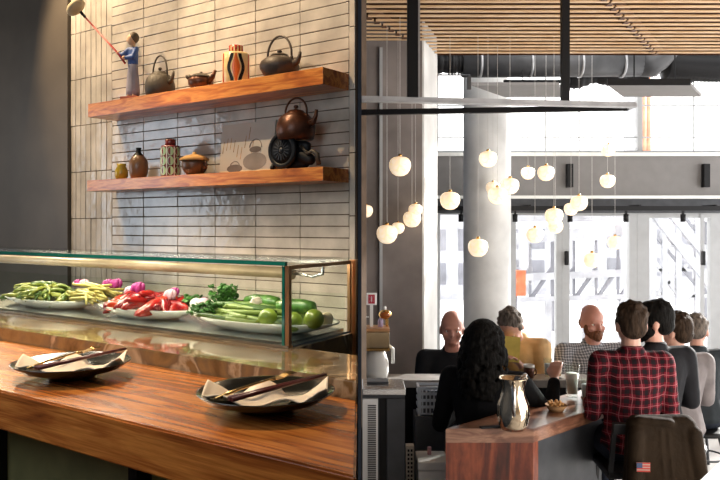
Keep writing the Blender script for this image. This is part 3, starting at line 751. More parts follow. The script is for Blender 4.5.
jk.hull([((4.2*q,-1*q,42*q),2.3*q), ((3*q,-4*q,35*q),1.9*q)]); jk.hull([((3*q,-4*q,35*q),1.9*q), ((-4*q,-4.5*q,35*q),1.6*q)])
obj('jacket', jk, m_blue, fg, voxel=0.8*q, sm=2)
hd = MB().ell((-0.8*q,-0.5*q,50.5*q), (3.9*q,4.1*q,5.0*q)).ell((-4.3*q,-1.5*q,50*q), (1.1*q,1*q,1.2*q)).ell((0,0,45.5*q), (2*q,2*q,2.6*q)); obj('head', hd, m_skin0, fg)
obj('hair', MB().ell((0.6*q,0.4*q,52*q), (4.4*q,4.3*q,4.8*q)), m_hair0, fg)
hn = MB().ell((-12*q,-4*q,39.5*q), (1.7*q,1.5*q,1.6*q)).ell((-5.3*q,-5*q,35*q), (1.7*q,1.5*q,1.6*q)); obj('hand', hn, m_skin0, fg)
mpole = M('red_pole', (0.45,0.04,0.03), 0.4)
obj('pole', MB().tube([(-4*q,-5*q,30*q), (-12*q,-4.6*q,39.5*q), (-44*q,-7*q,72*q)], [0.9*q,0.9*q,0.75*q], 10), mpole, fg)
obj('pole_ferrule', MB().tube([(-43.5*q,-7*q,71.5*q), (-48*q,-7.3*q,76.5*q)], [1.1*q,1.3*q], 10), m_black, fg)
obj('paddle', MB().ell((-53*q,-7.6*q,81*q), (9*q,8*q,4.6*q), (0.0,-0.75,0.3), 18), M('straw', (0.62,0.52,0.34), 0.7), fg)
# lower shelf
q = ppm(122)
tag(obj('yellow_jar', MB().lathe([(0,0),(4.5*q,0),(6.6*q,4*q),(6.4*q,9*q),(4.2*q,13.5*q),(4.6*q,16*q),(3.6*q,16*q),(3.4*q,13.5*q),(0,12*q)], n=26), M('mustard_glaze', (0.40,0.29,0.03), 0.2), None, at(121.5, ZL), RL), 'small mustard yellow jar at the left end of the lower shelf', 'jar')
q = ppm(138)
jg = thing('stoneware_jug', 'brown stoneware jug with narrow black neck on the lower shelf', 'jug', at(138.5, ZL), RL)
obj('jug_body', MB().lathe([(0,0),(7.2*q,0),(8.8*q,5*q),(9.6*q,12*q),(8.8*q,18*q),(6*q,22.5*q),(2.8*q,25.5*q)], n=30), M('brown_glaze', (0.17,0.085,0.04), 0.32), jg)
obj('neck', MB().lathe([(5.6*q,23*q),(2.8*q,26*q),(2.3*q,29*q),(2.8*q,31*q),(1.8*q,31*q),(0,30*q)], n=20), m_black, jg)
q = ppm(171)
bt = thing('patterned_bottle', 'white bottle patterned with pale green ovals and red stripes', 'bottle', at(170.5, ZL), RL+0.86)
W_, H_ = 9.6*q, 31*q
obj('bottle_body', MB().lathe([(0,0),(W_*.96,0),(W_,H_*.03),(W_,H_*.95),(W_*.92,H_),(0,H_)], n=36), M('dark_red_glaze', (0.16,0.03,0.035), 0.25), bt)
obj('neck', MB().lathe([(0,H_),(W_*.55,H_),(W_*.55,H_*1.2),(W_*.42,H_*1.22),(0,H_*1.22)], n=24), M('dark_red_glaze2', (0.16,0.02,0.015), 0.25), bt)
m_mint = M('mint_glaze', (0.42,0.62,0.36), 0.3)
dv = MB(); wv = MB()
for k in range(8):
    a0 = 2*PI*k/8
    for r_ in range(3):
        z0 = H_*(0.19+r_*0.31); cs_ = []
        for j in range(14):
            b_ = 2*PI*j/14; a = a0+0.34*math.cos(b_); cs_.append(dv.bm.verts.new((W_*1.01*math.sin(a), -W_*1.01*math.cos(a), z0+H_*0.145*math.sin(b_))))
        dv.bm.faces.new(cs_)
    wavy(wv, a0+PI/8, 0, 0.05, W_*1.006, H_*.03, H_*.96, 6)
obj('oval_pattern', dv, m_mint, bt); obj('white_stripe', wv, m_white, bt)
q = ppm(194)
bw = thing('small_lidded_pot', 'small dark pot with tan woven lid beside the patterned bottle', 'pot', at(194.5, ZL, 3.40), RL); q *= 1.18
obj('pot_body', MB().lathe([(0,0),(6*q,0),(10*q,5*q),(11*q,10*q),(10*q,13*q),(0,13*q)], n=26), M('pot_brown', (0.10,0.045,0.02), 0.35), bw)
obj('lid', MB().lathe([(12*q,12.5*q),(12.5*q,14*q),(8*q,16.5*q),(2*q,18*q),(1.5*q,20*q),(0,20*q)], n=26), M('tan_weave', (0.42,0.24,0.09), 0.7, bs=150), bw)
obj('handle', MB().tube([(9*q,0,10*q),(13.5*q,0,11*q),(14*q,0,6*q),(9.5*q,0,4*q)], 1.0*q, 8), m_copper, bw)
# painting of kettles leaning on the wall
tpn = 3.47; x0 = lx(219, tpn); x1 = lx(272, tpn); wd = x1-x0; q = ppm(245, tpn); ht = 52*q
pn = thing('painting', 'white canvas painted with two grey kettles leaning on the wall', 'painting', LW(x0, tpn, ZL+0.001), RL)
m_can = M('canvas_white', (0.42,0.40,0.36), 0.8, var=0.03)
def tilt(o): o.rotation_euler = (-0.10, 0, 0); return o
tilt(obj('canvas', MB().bx(0, wd, 0, 0.02, 0, ht), m_can, pn))
def blob(pts, m, nm, y=-0.0015):
    mb = MB(); mb.bm.faces.new([mb.bm.verts.new((p[0]*wd, y, p[1]*ht)) for p in pts]); return tilt(obj(nm, mb, m, pn))
def circ(cx_, cy_, rx, ry, n=22, a0=0, a1=2*PI): return [(cx_+rx*math.cos(a0+(a1-a0)*i/n), cy_+ry*math.sin(a0+(a1-a0)*i/n)) for i in range(n)]
m_g1 = M('paint_grey', (0.20,0.185,0.17), 0.8); m_g2 = M('paint_umber', (0.28,0.17,0.09), 0.8, var=0.3, vs=30); m_g3 = M('paint_dark', (0.13,0.11,0.10), 0.8)
blob(circ(0.67,0.23,0.22,0.17), m_g1, 'painted_kettle'); blob(circ(0.67,0.46,0.11,0.06), m_g3, 'painted_lid', -0.002)
tilt(obj('painted_handle', MB().tube([((0.67+0.11*math.cos(a))*wd, -0.002, (0.50+0.16*math.sin(a))*ht) for a in [PI*i/10 for i in range(11)]], 0.0022, 6), m_g1, pn))
blob(circ(0.30,0.11,0.15,0.08), m_g3, 'painted_teapot'); tilt(obj('painted_handle', MB().tube([((0.30+0.09*math.cos(a))*wd, -0.002, (0.15+0.10*math.sin(a))*ht) for a in [PI*i/10 for i in range(11)]], 0.002, 6), m_g1, pn))
for k in range(9):
    xx = 0.04+0.07*k*1.0; zz = random.uniform(0.4, 0.8); blob([(xx,zz-0.12),(xx+0.012,zz-0.12),(xx+0.03,zz+0.12),(xx+0.02,zz+0.12)], m_g2, 'brush_stroke')
tilt(obj('lit_bottom_strip', MB().bx(0.001, wd-0.001, -0.001, 0, 0.002, ht*0.07), M('lit_canvas_cream', (0.62,0.52,0.34), 0.8), pn))  # cream strip colours in the light on the canvas bottom
# copper kettle on a black mill
q = ppm(296, 3.38)
ml = thing('iron_mill', 'black iron mill with spoked round wheel on the lower shelf', 'mill', at(297, ZL, 3.40), RL); q *= 1.13
whl = MB(); c0 = Vector((-9*q, -9*q, 17*q))
whl.tube([c0+Vector((14*q*math.cos(a),0,14*q*math.sin(a))) for a in [2*PI*i/32 for i in range(33)]], 2.6*q, 10, False)
whl.lathe([(0,-1.5*q),(12*q,-1.5*q),(12*q,1.5*q),(0,1.5*q)], (0,0,0), 28)
vs_ = [v for v in whl.bm.verts][-28*2-2:]
bmesh.ops.rotate(whl.bm, cent=(0,0,0), matrix=Matrix.Rotation(PI/2, 3, 'X'), verts=vs_); bmesh.ops.translate(whl.bm, vec=c0, verts=vs_)
wh = obj('wheel', whl, m_black, ml)
for k in range(16):
    a = 2*PI*k/16
    obj('spoke', MB().bar(c0+Vector((3.5*q*math.cos(a),-2.2*q,3.5*q*math.sin(a))), c0+Vector((9*q*math.cos(a),-2.0*q,9*q*math.sin(a))), 0.9*q, 0.6*q), m_dsteel, wh)
obj('hub', MB().ell(c0+Vector((0,-2*q,0)), (2.2*q,1.5*q,2.2*q)), m_dsteel, wh)
bs_ = MB(); bs_.hull([((0,0,3*q),(14*q,5*q,3*q)), ((6*q,0,22*q),(10*q,5*q,3*q)), ((-2*q,0,22*q),(10*q,5*q,4*q))]); bs_.hull([((-24*q,-6*q,2.5*q),2.5*q), ((-15*q,-4*q,12*q),3*q)]); bs_.hull([((-24*q,-6*q,2.5*q),2.5*q),((-22*q,-8*q,2.5*q),2.5*q)])
bs_.hull([((8*q,-2*q,12*q),6*q), ((17*q,-2*q,8*q),5*q)])
obj('base', bs_, m_black, ml, voxel=1.2*q, sm=2)
obj('crank', MB().tube([(8*q,-4*q,20*q),(13*q,-6*q,17*q),(17*q,-6*q,13*q),(22*q,-5*q,15*q),(26*q,-4*q,12*q),(28*q,-4*q,3*q)], [1.6*q,1.4*q,1.6*q,1.8*q,2.2*q,2.2*q], 10), m_iron, ml)
kettle('copper_kettle', 'dark copper kettle standing on top of the black mill', 296, ZL+26*q, 35*q, 26*q, m_copper, t=3.40, handle_h=13*q, mh=m_copper)

# ================================================================== RIGHT ROOM THINGS
# bar
D = Vector((1.07, 1.0, 0)).normalized(); ZBAR = 0.9
A = Vector((0.42, 3.65)); B = Vector((0.857, 3.65)); far = 1.27
def along(p, dy): return (p[0]+1.07*dy, p[1]+dy)
br = thing('long_bar', 'long wood ended bar running back between the seated people', 'bar', (0.64, 3.65, 0))
o_ = Vector((0.64, 3.65))
def rel(p, dx=0, dy=0): return (p[0]-o_.x+dx, p[1]-o_.y+dy)
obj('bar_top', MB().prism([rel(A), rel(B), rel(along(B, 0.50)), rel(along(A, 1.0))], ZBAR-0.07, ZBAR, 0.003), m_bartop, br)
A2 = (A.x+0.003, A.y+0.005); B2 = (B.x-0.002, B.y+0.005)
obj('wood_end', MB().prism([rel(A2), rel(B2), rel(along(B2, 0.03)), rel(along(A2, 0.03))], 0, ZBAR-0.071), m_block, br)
obj('side_panel', MB().prism([rel(along(B2,0.034),-0.04), rel(along(B2,0.034),-0.004), rel(along(B2,0.46),-0.004), rel(along(B2,0.46),-0.04)], 0, ZBAR-0.071), m_dsteel, br)
obj('side_panel', MB().prism([rel(along(A2,0.09),0.03), rel(along(A2,0.09),0.06), rel(along(A2,0.92),0.06), rel(along(A2,0.92),0.03)], 0, ZBAR-0.071), m_dsteel, br)
# back counter
bc = thing('back_counter', 'pale stone topped counter behind the dark haired woman', 'counter', (0.8, 4.95, 0))
obj('counter_top', MB().bx(-0.79, 0.72, -0.15, 0.06, 0.85, 0.90, 0.004), M('grey_stone_top', (0.30,0.28,0.26), 0.25), bc)
obj('counter_front', MB().bx(-0.79, 0.70, -0.10, -0.06, 0, 0.849), m_black, bc)
obj('counter_end', MB().bx(0.66, 0.70, -0.059, 0.05, 0, 0.849), m_black, bc)
# under counter fridge on the left
fx = thing('undercounter_fridge', 'stainless undercounter unit with louvred door next to the divider', 'fridge', (0.11, 4.1, 0))
X0 = 0.012-0.11; X1 = (405-360)/F*4.0-0.11
obj('cabinet_body', MB().bx(X0, X1, -0.08, 0.15, 0.02, 0.985), m_dsteel, fx)
obj('steel_top', MB().bx(X0, X1+0.004, -0.10, 0.16, 0.986, 1.02, 0.004), m_steel, fx)
dr = obj('louvred_door', MB().bx(X0+0.002, X0+0.085, -0.10, -0.081, 0.1, 0.965), M('door_steel', (0.72,0.72,0.72), 0.3, 0.3, var=0.02), fx)
lv = MB()
for i in range(44): lv.box((X0+0.052, -0.1015, 0.50+i*0.010), (0.045, 0.003, 0.005))
tag(obj('louvre', lv, m_black, dr), kind='stuff')
obj('recess_shade', MB().bx(X0+0.092, X0+0.130, -0.083, -0.0805, 0.1, 0.965), m_black, fx)  # black sheet standing for the shade in the gap beside the door
obj('side_panel', MB().bx(X0+0.135, X1, -0.095, -0.081, 0.1, 0.965), m_dsteel, fx)
obj('foot', MB().bx(X0+.01,X0+.03,-.06,-.04,0,.02).bx(X1-.03,X1-.01,-.06,-.04,0,.02).bx(X0+.01,X0+.03,.12,.14,0,.02).bx(X1-.03,X1-.01,.12,.14,0,.02), m_black, fx)
# tray on the fridge top
tag(obj('steel_tray', MB().bx(-0.06,0.06,-0.05,0.05,0,0.012,0.003), m_dsteel, None, (0.10, 4.17, 1.021)), 'flat steel tray lying on the undercounter unit', 'tray')
# grey cabinet, glass rack
gx0 = P(415,0,4.5).x; gx1 = P(470,0,4.5).x
tag(obj('grey_bin_cabinet', MB().bx(gx0, gx1, 4.5, 4.68, 0, 0.742, 0.005), M('slate_grey', (0.085,0.09,0.10), 0.5), None), 'slate grey cabinet under the plastic glass rack', 'cabinet')
rk = thing('glass_rack', 'pale blue grey plastic glass rack on the slate cabinet', 'rack', ((P(418,0,4.5).x+P(458,0,4.5).x)/2, 4.64, 0.743))
hw = (P(458,0,4.5).x-P(418,0,4.5).x)/2; m_rack = M('rack_plastic', (0.55,0.60,0.66), 0.5); rk.scale = (1,0.5,1); rk.location.y = 4.575
r_ = MB(); zs = [0.0, 0.045, 0.085, 0.125, 0.16]
for z in zs: r_.bx(-hw, hw, -0.13, -0.115, z, z+0.016).bx(-hw, hw, 0.115, 0.13, z, z+0.016).bx(-hw, -hw+0.012, -0.115, 0.115, z, z+0.016).bx(hw-0.012, hw, -0.115, 0.115, z, z+0.016)
for i in range(11):
    x = -hw+0.006+i*(2*hw-0.012)/10; r_.bx(x-0.004, x+0.004, -0.128, -0.118, 0.0, 0.176)
r_.bx(-hw, hw, -0.13, 0.13, 0.0, 0.008).bx(-hw,-hw+0.022,-0.132,-0.11,0,0.176).bx(hw-0.02,hw,-0.132,-0.11,0,0.176)
obj('rack_frame', r_, m_rack, rk)
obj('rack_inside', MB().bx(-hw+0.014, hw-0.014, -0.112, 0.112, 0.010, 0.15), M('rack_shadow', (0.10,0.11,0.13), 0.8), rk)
# perforated stand and white cooler
pf = thing('perforated_stand', 'narrow steel stand with round holes beside the white cooler', 'stand', (P(410,0,4.25).x, 4.27, 0))
ph = MB()
for i in range(14):
    for s_ in (-1, 1): ph.box((s_*0.009, -0.0265, 0.30+i*0.024), (0.011, 0.002, 0.014))
obj('stand_panel', MB().bx(-0.024, 0.024, -0.025, 0.025, 0, 0.64, 0.003), M('cream_steel', (0.55,0.50,0.42), 0.4), pf)
tag(obj('hole', ph, m_black, pf), kind='stuff')
cl = thing('white_cooler', 'white chest cooler with pink latch left of the wooden bar end', 'cooler', (P(433,0,4.1).x, 4.18, 0))
hw = (P(447,0,4.1).x-P(417,0,4.1).x)/2
obj('cooler_body', MB().bx(-hw, hw, -0.10, 0.10, 0, 0.55, 0.006), m_white, cl)
obj('lid', MB().bx(-hw-0.003, hw+0.003, -0.105, 0.105, 0.551, 0.60, 0.008), m_white, cl)
obj('latch', MB().box((-0.01, 0.03, 0.622), (0.022,0.02,0.044), None, 0.004), M('pink_plastic', (0.55,0.30,0.34), 0.5), cl)
# things standing on the back counter, left end
zc = 0.901
em = thing('espresso_machine', 'brass and steel espresso machine at the left end of the back counter', 'coffee machine', (P(376,0,4.9).x, 4.90, zc))
q = 4.9/F
obj('machine_body', MB().lathe([(0,0),(12*q,0),(13.5*q,5*q),(13*q,14*q),(9*q,24*q),(0,25*q)], (0,0,0), 28, 0.95, 0.7), m_white, em)
obj('top_tray', MB().bx(-14*q+0.006, 13*q, -0.09, 0.09, 27*q, 41*q, 0.004), M('brass_tray', (0.48,0.38,0.24), 0.25, 0.9), em)
obj('tray_band', MB().bx(-14*q+0.005, 13.2*q, -0.092, 0.092, 41.2*q, 44*q, 0.002), m_bronze, em)
obj('tray_band', MB().bx(-14*q+0.005, 13.2*q, -0.092, 0.092, 24.5*q, 26.8*q, 0.002), m_gold, em)
obj('side_arm', MB().tube([(12*q,0,28*q),(17*q,0,25*q),(17*q,0,12*q)], [1.4*q,1.4*q,1.8*q], 10), m_white, em)
em.scale = (1,1,1.14)
ts = thing('tap_sign', 'small red tap badge with white border on a white post', 'sign', (P(371.5,0,4.9).x, 4.90, zc+50.4*q))
obj('post', MB().bx(-1.6*q, 1.6*q, -0.008, 0.008, 0, 22*q), m_white, ts)
obj('badge_border', MB().box((0,0,27.5*q), (10*q,0.02,12*q), None, 0.004), m_white, ts)
obj('badge_face', MB().box((0,-0.011,27.5*q), (6.6*q,0.003,9*q), None, 0.001), M('badge_red', (0.50,0.02,0.05), 0.4), ts)
sg = MB().bar((-2*q,-0.0135,25*q),(2*q,-0.0135,30*q),0.6*q,0.001).bar((2*q,-0.0135,25*q),(-2*q,-0.0135,30*q),0.6*q,0.001).bar((0,-0.0135,24.6*q),(0,-0.0135,30.5*q),0.5*q,0.001)
obj('badge_mark', sg, m_white, ts)
gt = thing('brass_tap', 'round amber glass and brass tap head beside the red badge', 'tap', (P(385,0,4.9).x, 4.90, zc+50.4*q))
obj('stem', MB().bx(-1.5*q+2*q, 1.5*q+2*q, -0.008, 0.008, 0, 8*q), m_gold, gt)
obj('tap_head', MB().ell((0,0,12*q), (6.6*q,4*q,5*q)), m_gold, gt)
obj('amber_face', MB().ell((0,-2.4*q,11.6*q), (5.2*q,2.4*q,3.6*q)), M('amber', (0.32,0.08,0.01), 0.15), gt)
obj('knob', MB().lathe([(0,16.8*q),(1.4*q,16.8*q),(1.1*q,20*q),(0,20.5*q)], n=12), m_white, gt)
bt_ = thing('beer_tap', 'tall black beer tap closest to the divider', 'tap', (P(365,0,4.9).x, 4.90, zc+50.4*q))
obj('stem', MB().bx(-1.2*q,1.2*q,-0.01,0.01,0,14*q), m_black, bt_)
obj('tap_lever', MB().bx(-1.6*q,1.6*q,-0.012,0.012,14*q,22*q), m_black, bt_)
obj('tap_collar', MB().bx(-1.8*q,1.8*q,-0.013,0.013,22.1*q,26*q).bx(-4*q,4*q,-0.01,0.01,9*q,10*q), m_white, bt_)
tag(obj('purple_bottle', MB().lathe([(0,0),(2.6*q,0),(2.6*q,6*q),(1*q,9*q),(1*q,11*q),(0,11*q)], n=14), M('lilac', (0.35,0.28,0.42), 0.4), None, (P(380.5,0,4.9).x, 4.90, zc+50.4*q)), 'small lilac bottle beneath the round brass tap', 'bottle')
# ---- bar items
def bi(px, py): # point on bar top from the photo
    Y = (CZ-ZBAR)*F/(py-HY); return Vector(((px-360)/F*Y, Y, ZBAR+0.0005))
pp = bi(513, 429); q = pp.y/F
pc = thing('steel_pitcher', 'polished steel water pitcher on the wooden end of the bar', 'pitcher', pp); pc.scale = (1.13, 1.13, 1.05)
obj('pitcher_body', MB().lathe([(0,0),(10.5*q,0),(13*q,5*q),(14.8*q,14*q),(14*q,24*q),(10.5*q,34*q),(10*q,40*q),(12.5*q,48*q),(13*q,49*q),(11.5*q,48*q),(9*q,40*q),(9*q,30*q),(0,10*q)], n=40), M('polished_steel', (0.58,0.47,0.34), 0.12, 1.0, var=0.02), pc)
obj('handle', MB().tube([(-2*q,-11*q,46*q),(-3*q,-17*q,42*q),(-3*q,-18*q,30*q),(-2*q,-15*q,16*q)], [1.6*q,1.8*q,1.8*q,1.4*q], 10), m_steel, pc)
obj('spout', MB().hull([((9*q,6*q,46*q),(3*q,3*q,2*q)), ((13*q,9*q,50*q),(2*q,2*q,0.8*q))]), m_steel, pc)
pp = bi(486, 428.5); tag(obj('black_phone', MB().box((0,0,0.004), (0.12,0.03,0.008), (0,0,0.25), 0.002), m_black, None, pp+Vector((0.03,0.015,0))), 'black phone lying flat at the left corner of the bar', 'phone')
# pint glass and tumblers
def pint(name, label, px, py, hpx, wpx, fill=None, cat='glass', Y=None, z=None, grp='drinking glasses on the bar and counter'):
    if Y is None: p = bi(px, py)
    else: p = Vector(((px-360)/F*Y, Y, z))
    q = p.y/F; H = hpx*q; r = wpx*q/2
    t = thing(name, label, cat, p, 0, grp)
    obj('glass_wall', MB().lathe([(0,0),(r*.72,0),(r*.76,H*.1),(r,H),(r*.93,H),(r*.68,H*.10),(0,H*.08)], n=24), m_glass, t)
    if fill: obj('drink', MB().lathe([(0,H*.09),(r*.66,H*.11),(r*.86,H*.72),(0,H*.72)], n=24), fill, t)
m_milk = M('pale_drink', (0.80,0.79,0.76), 0.3); m_beer = M('amber_beer', (0.45,0.20,0.03), 0.3); m_water = M('cloudy_water', (0.62,0.64,0.66), 0.1)
pint('pint_glass', 'tall glass of pale drink left of the plaid shirted man', 572, 397, 33, 15, m_milk)
pint('tumbler', 'clear tumbler between the tall glass and the plaid shirt', 586, 400, 22, 11, m_water)
zc2 = 0.9005
pint('tumbler', 'half full tumbler standing on the back counter by the checked shirt', 583, 0, 17, 9, m_water, Y=5.0, z=zc2) if False else None
pint('tumbler', 'clear tumbler on the back counter in front of the tan shirt', 548, 0, 18, 9, m_water, Y=4.92, z=zc2)
pint('tumbler', 'amber filled tumbler on the back counter at its right end', 558, 0, 14, 9, m_beer, Y=4.9, z=zc2)
cm = thing('copper_mug', 'white and copper mug on the back counter by the woman', 'mug', (P(529,0,4.88).x, 4.88, zc2)); q = 4.88/F*0.82
obj('mug_body', MB().lathe([(0,0),(5.5*q,0),(6.5*q,8*q),(6.3*q,13*q),(5.6*q,13*q),(5.4*q,3*q),(0,3*q)], n=24), m_copper, cm)
obj('handle', MB().tube([(6*q,0,11*q),(9*q,0,9*q),(8.5*q,0,4*q),(6*q,0,3*q)], 0.8*q, 8), m_copper, cm)
obj('mug_rim', MB().lathe([(6.4*q,13*q),(6.8*q,14*q),(6.6*q,16*q),(5.8*q,16*q),(5.6*q,13*q)], n=24), m_white, cm)
# food on bar near woman's hand
pp = bi(556, 411)
bw = thing('snack_bowl', 'brown paper lined bowl of snacks by the womans hand', 'bowl', pp)
obj('bowl_body', MB().lathe([(0,0),(0.035,0),(0.06,0.035),(0.056,0.035),(0.033,0.006),(0,0.006)], n=24), M('kraft', (0.30,0.17,0.08), 0.8), bw)
fm = MB()
for i in range(18): a = i*2.4; fm.ell((0.038*math.sqrt(i/18)*math.cos(a), 0.038*math.sqrt(i/18)*math.sin(a), 0.030+0.008*(i%3)), (0.012,0.009,0.009), (i,i*.5,i), 8)
tag(obj('snack', fm, M('fried_snack', (0.45,0.24,0.09), 0.7), bw), kind='stuff')
# menu sheets on the counter
tag(obj('folded_paper', MB().box((0,0,0.003),(0.10,0.10,0.004),(0,0,0.3)), m_white, None, (P(470,0,4.95).x+0.62, 4.90, zc2)), 'white sheet of paper lying on the back counter', 'paper')

# hanging steel frame
hf = thing('hanging_steel_frame', 'steel rack frame hung on black posts over the bar', 'rack', (0.9, 3.75, 2.5))
off = Vector((0.9, 3.75, 2.5)); HF = 0.645
def hp(px, py): Y = HF*F/(HY-py); return Vector(((px-360)/F*Y, Y, CZ+HF))-off
m_galv = M('galvanised', (0.38,0.38,0.39), 0.35, 0.6)
obj('front_beam', MB().bar(hp(361.6,99), hp(635,105), 0.02, 0.030).bar(hp(361.6,99)+Vector((0,0,-.012)), hp(635,105)+Vector((0,0,-.012)), 0.05, 0.004), m_galv, hf)
obj('rear_beam', MB().bar(hp(361.6,112.5), hp(628,108), 0.03, 0.03), m_black, hf)
a_ = hp(635,104.6); b_ = hp(628,108.2)
obj('end_beam', MB().bar(a_, b_, 0.02, 0.02), m_galv, hf)
for px, w_, py in ((412.5, 0.055, 100), (565, 0.040, 103.5)):
    p = hp(px, py); obj('hanging_post', MB().bx(p.x-w_/2, p.x+w_/2, p.y-0.02, p.y+0.02, p.z+0.013, 3.40-off.z), m_black, hf)
obj('post_bracket', MB().bx(hp(418,100).x, hp(418,100).x+0.010, hp(418,100).y-0.01, hp(418,100).y+0.01, hp(418,100).z+0.013, 3.39-off.z), m_galv, hf)

# ducts, pipes, panel heaters
def dpt(px, py, Y): return P(px, py, Y)
m_duct = M('grey_duct', (0.055,0.055,0.058), 0.5, 0.1)
dc = thing('air_duct', 'long grey round air duct above the slatted ceiling edge', 'duct', (dpt(550,66,7.4)))
off = Vector(dc.location)
p0 = dpt(462,64,7.4)-off; p1 = dpt(640,63,7.4)-off
obj('duct_pipe', MB().tube([p0, p1], 0.135, 24), m_duct, dc)
for px in (480, 530, 580, 622): 
    c_ = dpt(px, 63.7, 7.4)-off; obj('duct_band', MB().tube([c_-Vector((0.012,0,0)), c_+Vector((0.012,0,0))], 0.140, 24), m_galv, dc)
obj('duct_elbow', MB().tube([p1, dpt(650,64,7.4)-off, dpt(660,58,7.38)-off, dpt(668,50,7.35)-off, dpt(672,40,7.35)-off], [0.135,0.135,0.12,0.11,0.11], 20), m_duct, dc)
fd = thing('flexible_duct', 'black ribbed flexible duct at the top right of the windows', 'duct', dpt(690,66,7.6)); off = Vector(fd.location)
rr = []; pts = []
for i in range(60):
    f_ = i/59; pts.append(dpt(660+110*f_, 63+3*math.sin(f_*3), 7.6)-off); rr.append(0.155+(0.012 if i%2 else 0)+(-0.06 if i < 3 else 0))
obj('duct_sleeve', MB().tube(pts, rr, 20), m_black, fd)
obj('duct_collar', MB().tube([dpt(657,60,7.6)-off, dpt(662,62,7.6)-off], 0.165, 20), m_galv, fd)
iw = thing('insulated_duct', 'crumpled black wrapped duct end at the left of the grey duct', 'duct', dpt(450,63,7.4)); off = Vector(iw.location)
pts = [dpt(437+26*i/24, 63, 7.4)-off for i in range(25)]
obj('duct_sleeve', MB().tube(pts, [0.105+random.uniform(-0.012,0.012) for i in range(25)], 14), m_black, iw)
iw2 = thing('insulated_duct', 'black wrapped duct sagging under the middle of the grey duct', 'duct', dpt(596,78,7.8)); off = Vector(iw2.location)
pts = [dpt(568+78*i/40, 80-6*(i/40), 7.8)-off for i in range(41)]
obj('duct_sleeve', MB().tube(pts, [0.080+0.02*math.sin(i*0.35)+random.uniform(-0.008,0.008) for i in range(41)], 12), m_black, iw2)
for py, a, b, Y, lab in ((81.5,480,692,8.0,'upper thin black pipe under the air duct'), (89,480,570,8.1,'lower thin black pipe left of the second hanging post')):
    p = dpt((a+b)/2, py, Y); hl = (b-a)/2/F*Y
    tag(obj('pipe', MB().tube([(-hl,0,0),(hl,0,0)], 0.02, 10), m_black, None, p), lab, 'pipe')
hpnl = thing('heater_panel', 'flat grey heater panel hanging below the flexible duct', 'heater', (2.75, 6.9, CZ+1.2576))
nr = [(2.203,6.6),(2.943,6.6),(3.33,7.21),(2.56,7.21)]
obj('panel', MB().prism([(x-2.75,y-6.9) for x, y in nr], 0, 0.03), m_beam, hpnl)
obj('front_lip', MB().bx(2.203-2.75, 2.943-2.75, -0.312, -0.302, -0.004, 0.055), m_black, hpnl)
for x, y in ((2.5,6.75),(3.0,7.05)): obj('hanger', MB().bx(x-2.755,x-2.745,y-6.905,y-6.895,0.03,3.45+1.54-CZ-1.2576), m_black, hpnl)
hp2 = thing('heater_panel', 'grey angled panel behind the second hanging post', 'heater', (1.6, 7.3, CZ+1.33))
obj('panel', MB().prism([(-0.55,-0.3),(0.28,-0.3),(0.52,0.35),(-0.1,0.35)], 0, 0.03), m_beam, hp2)
obj('hanger', MB().bx(-0.005,0.005,-0.005,0.005,0.03,5.0-CZ-1.33), m_black, hp2)
wb = thing('wall_bracket_lamp', 'small grey wall bracket with hanging lamp by the pillar', 'lamp', dpt(434,75,6.7)); off = Vector(wb.location)
obj('bracket_box', MB().bx(-0.03,0.03,-0.04,0.04,-0.04,0.05,0.004), M('taupe', (0.22,0.18,0.16), 0.6), wb)
obj('arm', MB().tube([(0,0,0.45),(0,0,0.0)], 0.008, 8).tube([(0,0,0.0),(dpt(470,75,6.7)-off)], 0.008, 8), m_dsteel, wb)
c_ = dpt(469,83,6.7)-off
obj('lamp_head', MB().box(c_, (0.035,0.035,0.12), None, 0.004), m_duct, wb)
# black wall lights on the beam
for px, lab in ((566,'left black box light on the grey window beam'), (700,'right black box light on the grey window beam')):
    t = thing('wall_light', lab, 'wall light', (wx(px), WY-0.105, wz(176.5)), 0, 'black box lights')
    obj('light_body', MB().box((0,-0.045,0), (0.072,0.08,0.28), None, 0.004), m_black, t)
    obj('backplate', MB().box((0,0.0,0), (0.06,0.01,0.25)), m_dsteel, t)
# track with spotlights
tr = thing('light_track', 'long black lighting track along the window head', 'light track', (wx(580), WY-0.35, wz(210)*1.0+0.02))
Yt = WY-0.35; zt_ = CZ+(HY-209)/F*Yt
tr.location.z = zt_
obj('track_rail', MB().bx(P(436,0,Yt).x-wx(580), 6.0-wx(580), -0.02, 0.02, -0.02, 0.035), m_black, tr)
for x in (P(445,0,Yt).x, P(530,0,Yt).x, P(640,0,Yt).x, P(716,0,Yt).x): obj('track_bracket', MB().bx(x-wx(580)-0.01, x-wx(580)+0.01, -0.01, 0.33, 0.036, 0.05), m_black, tr)
for px, lab in ((461,'first spotlight on the track, left of the round column'), (515,'second track spotlight, right of the round column'), (570,'third track spotlight, above the first window post'), (626,'fourth track spotlight, left of the wide window post'), (683,'fifth track spotlight, farthest right')):
    t = thing('track_spotlight', lab, 'spotlight', (P(px,0,Yt).x, Yt, zt_-0.021), 0, 'spotlights on the window track')
    obj('adapter', MB().bx(-0.012,0.012,-0.012,0.012,-0.04,0), m_black, t)
    obj('lamp_head', MB().tube([(0,0,-0.04),(0,0,-0.13)], 0.03, 14), m_black, t)
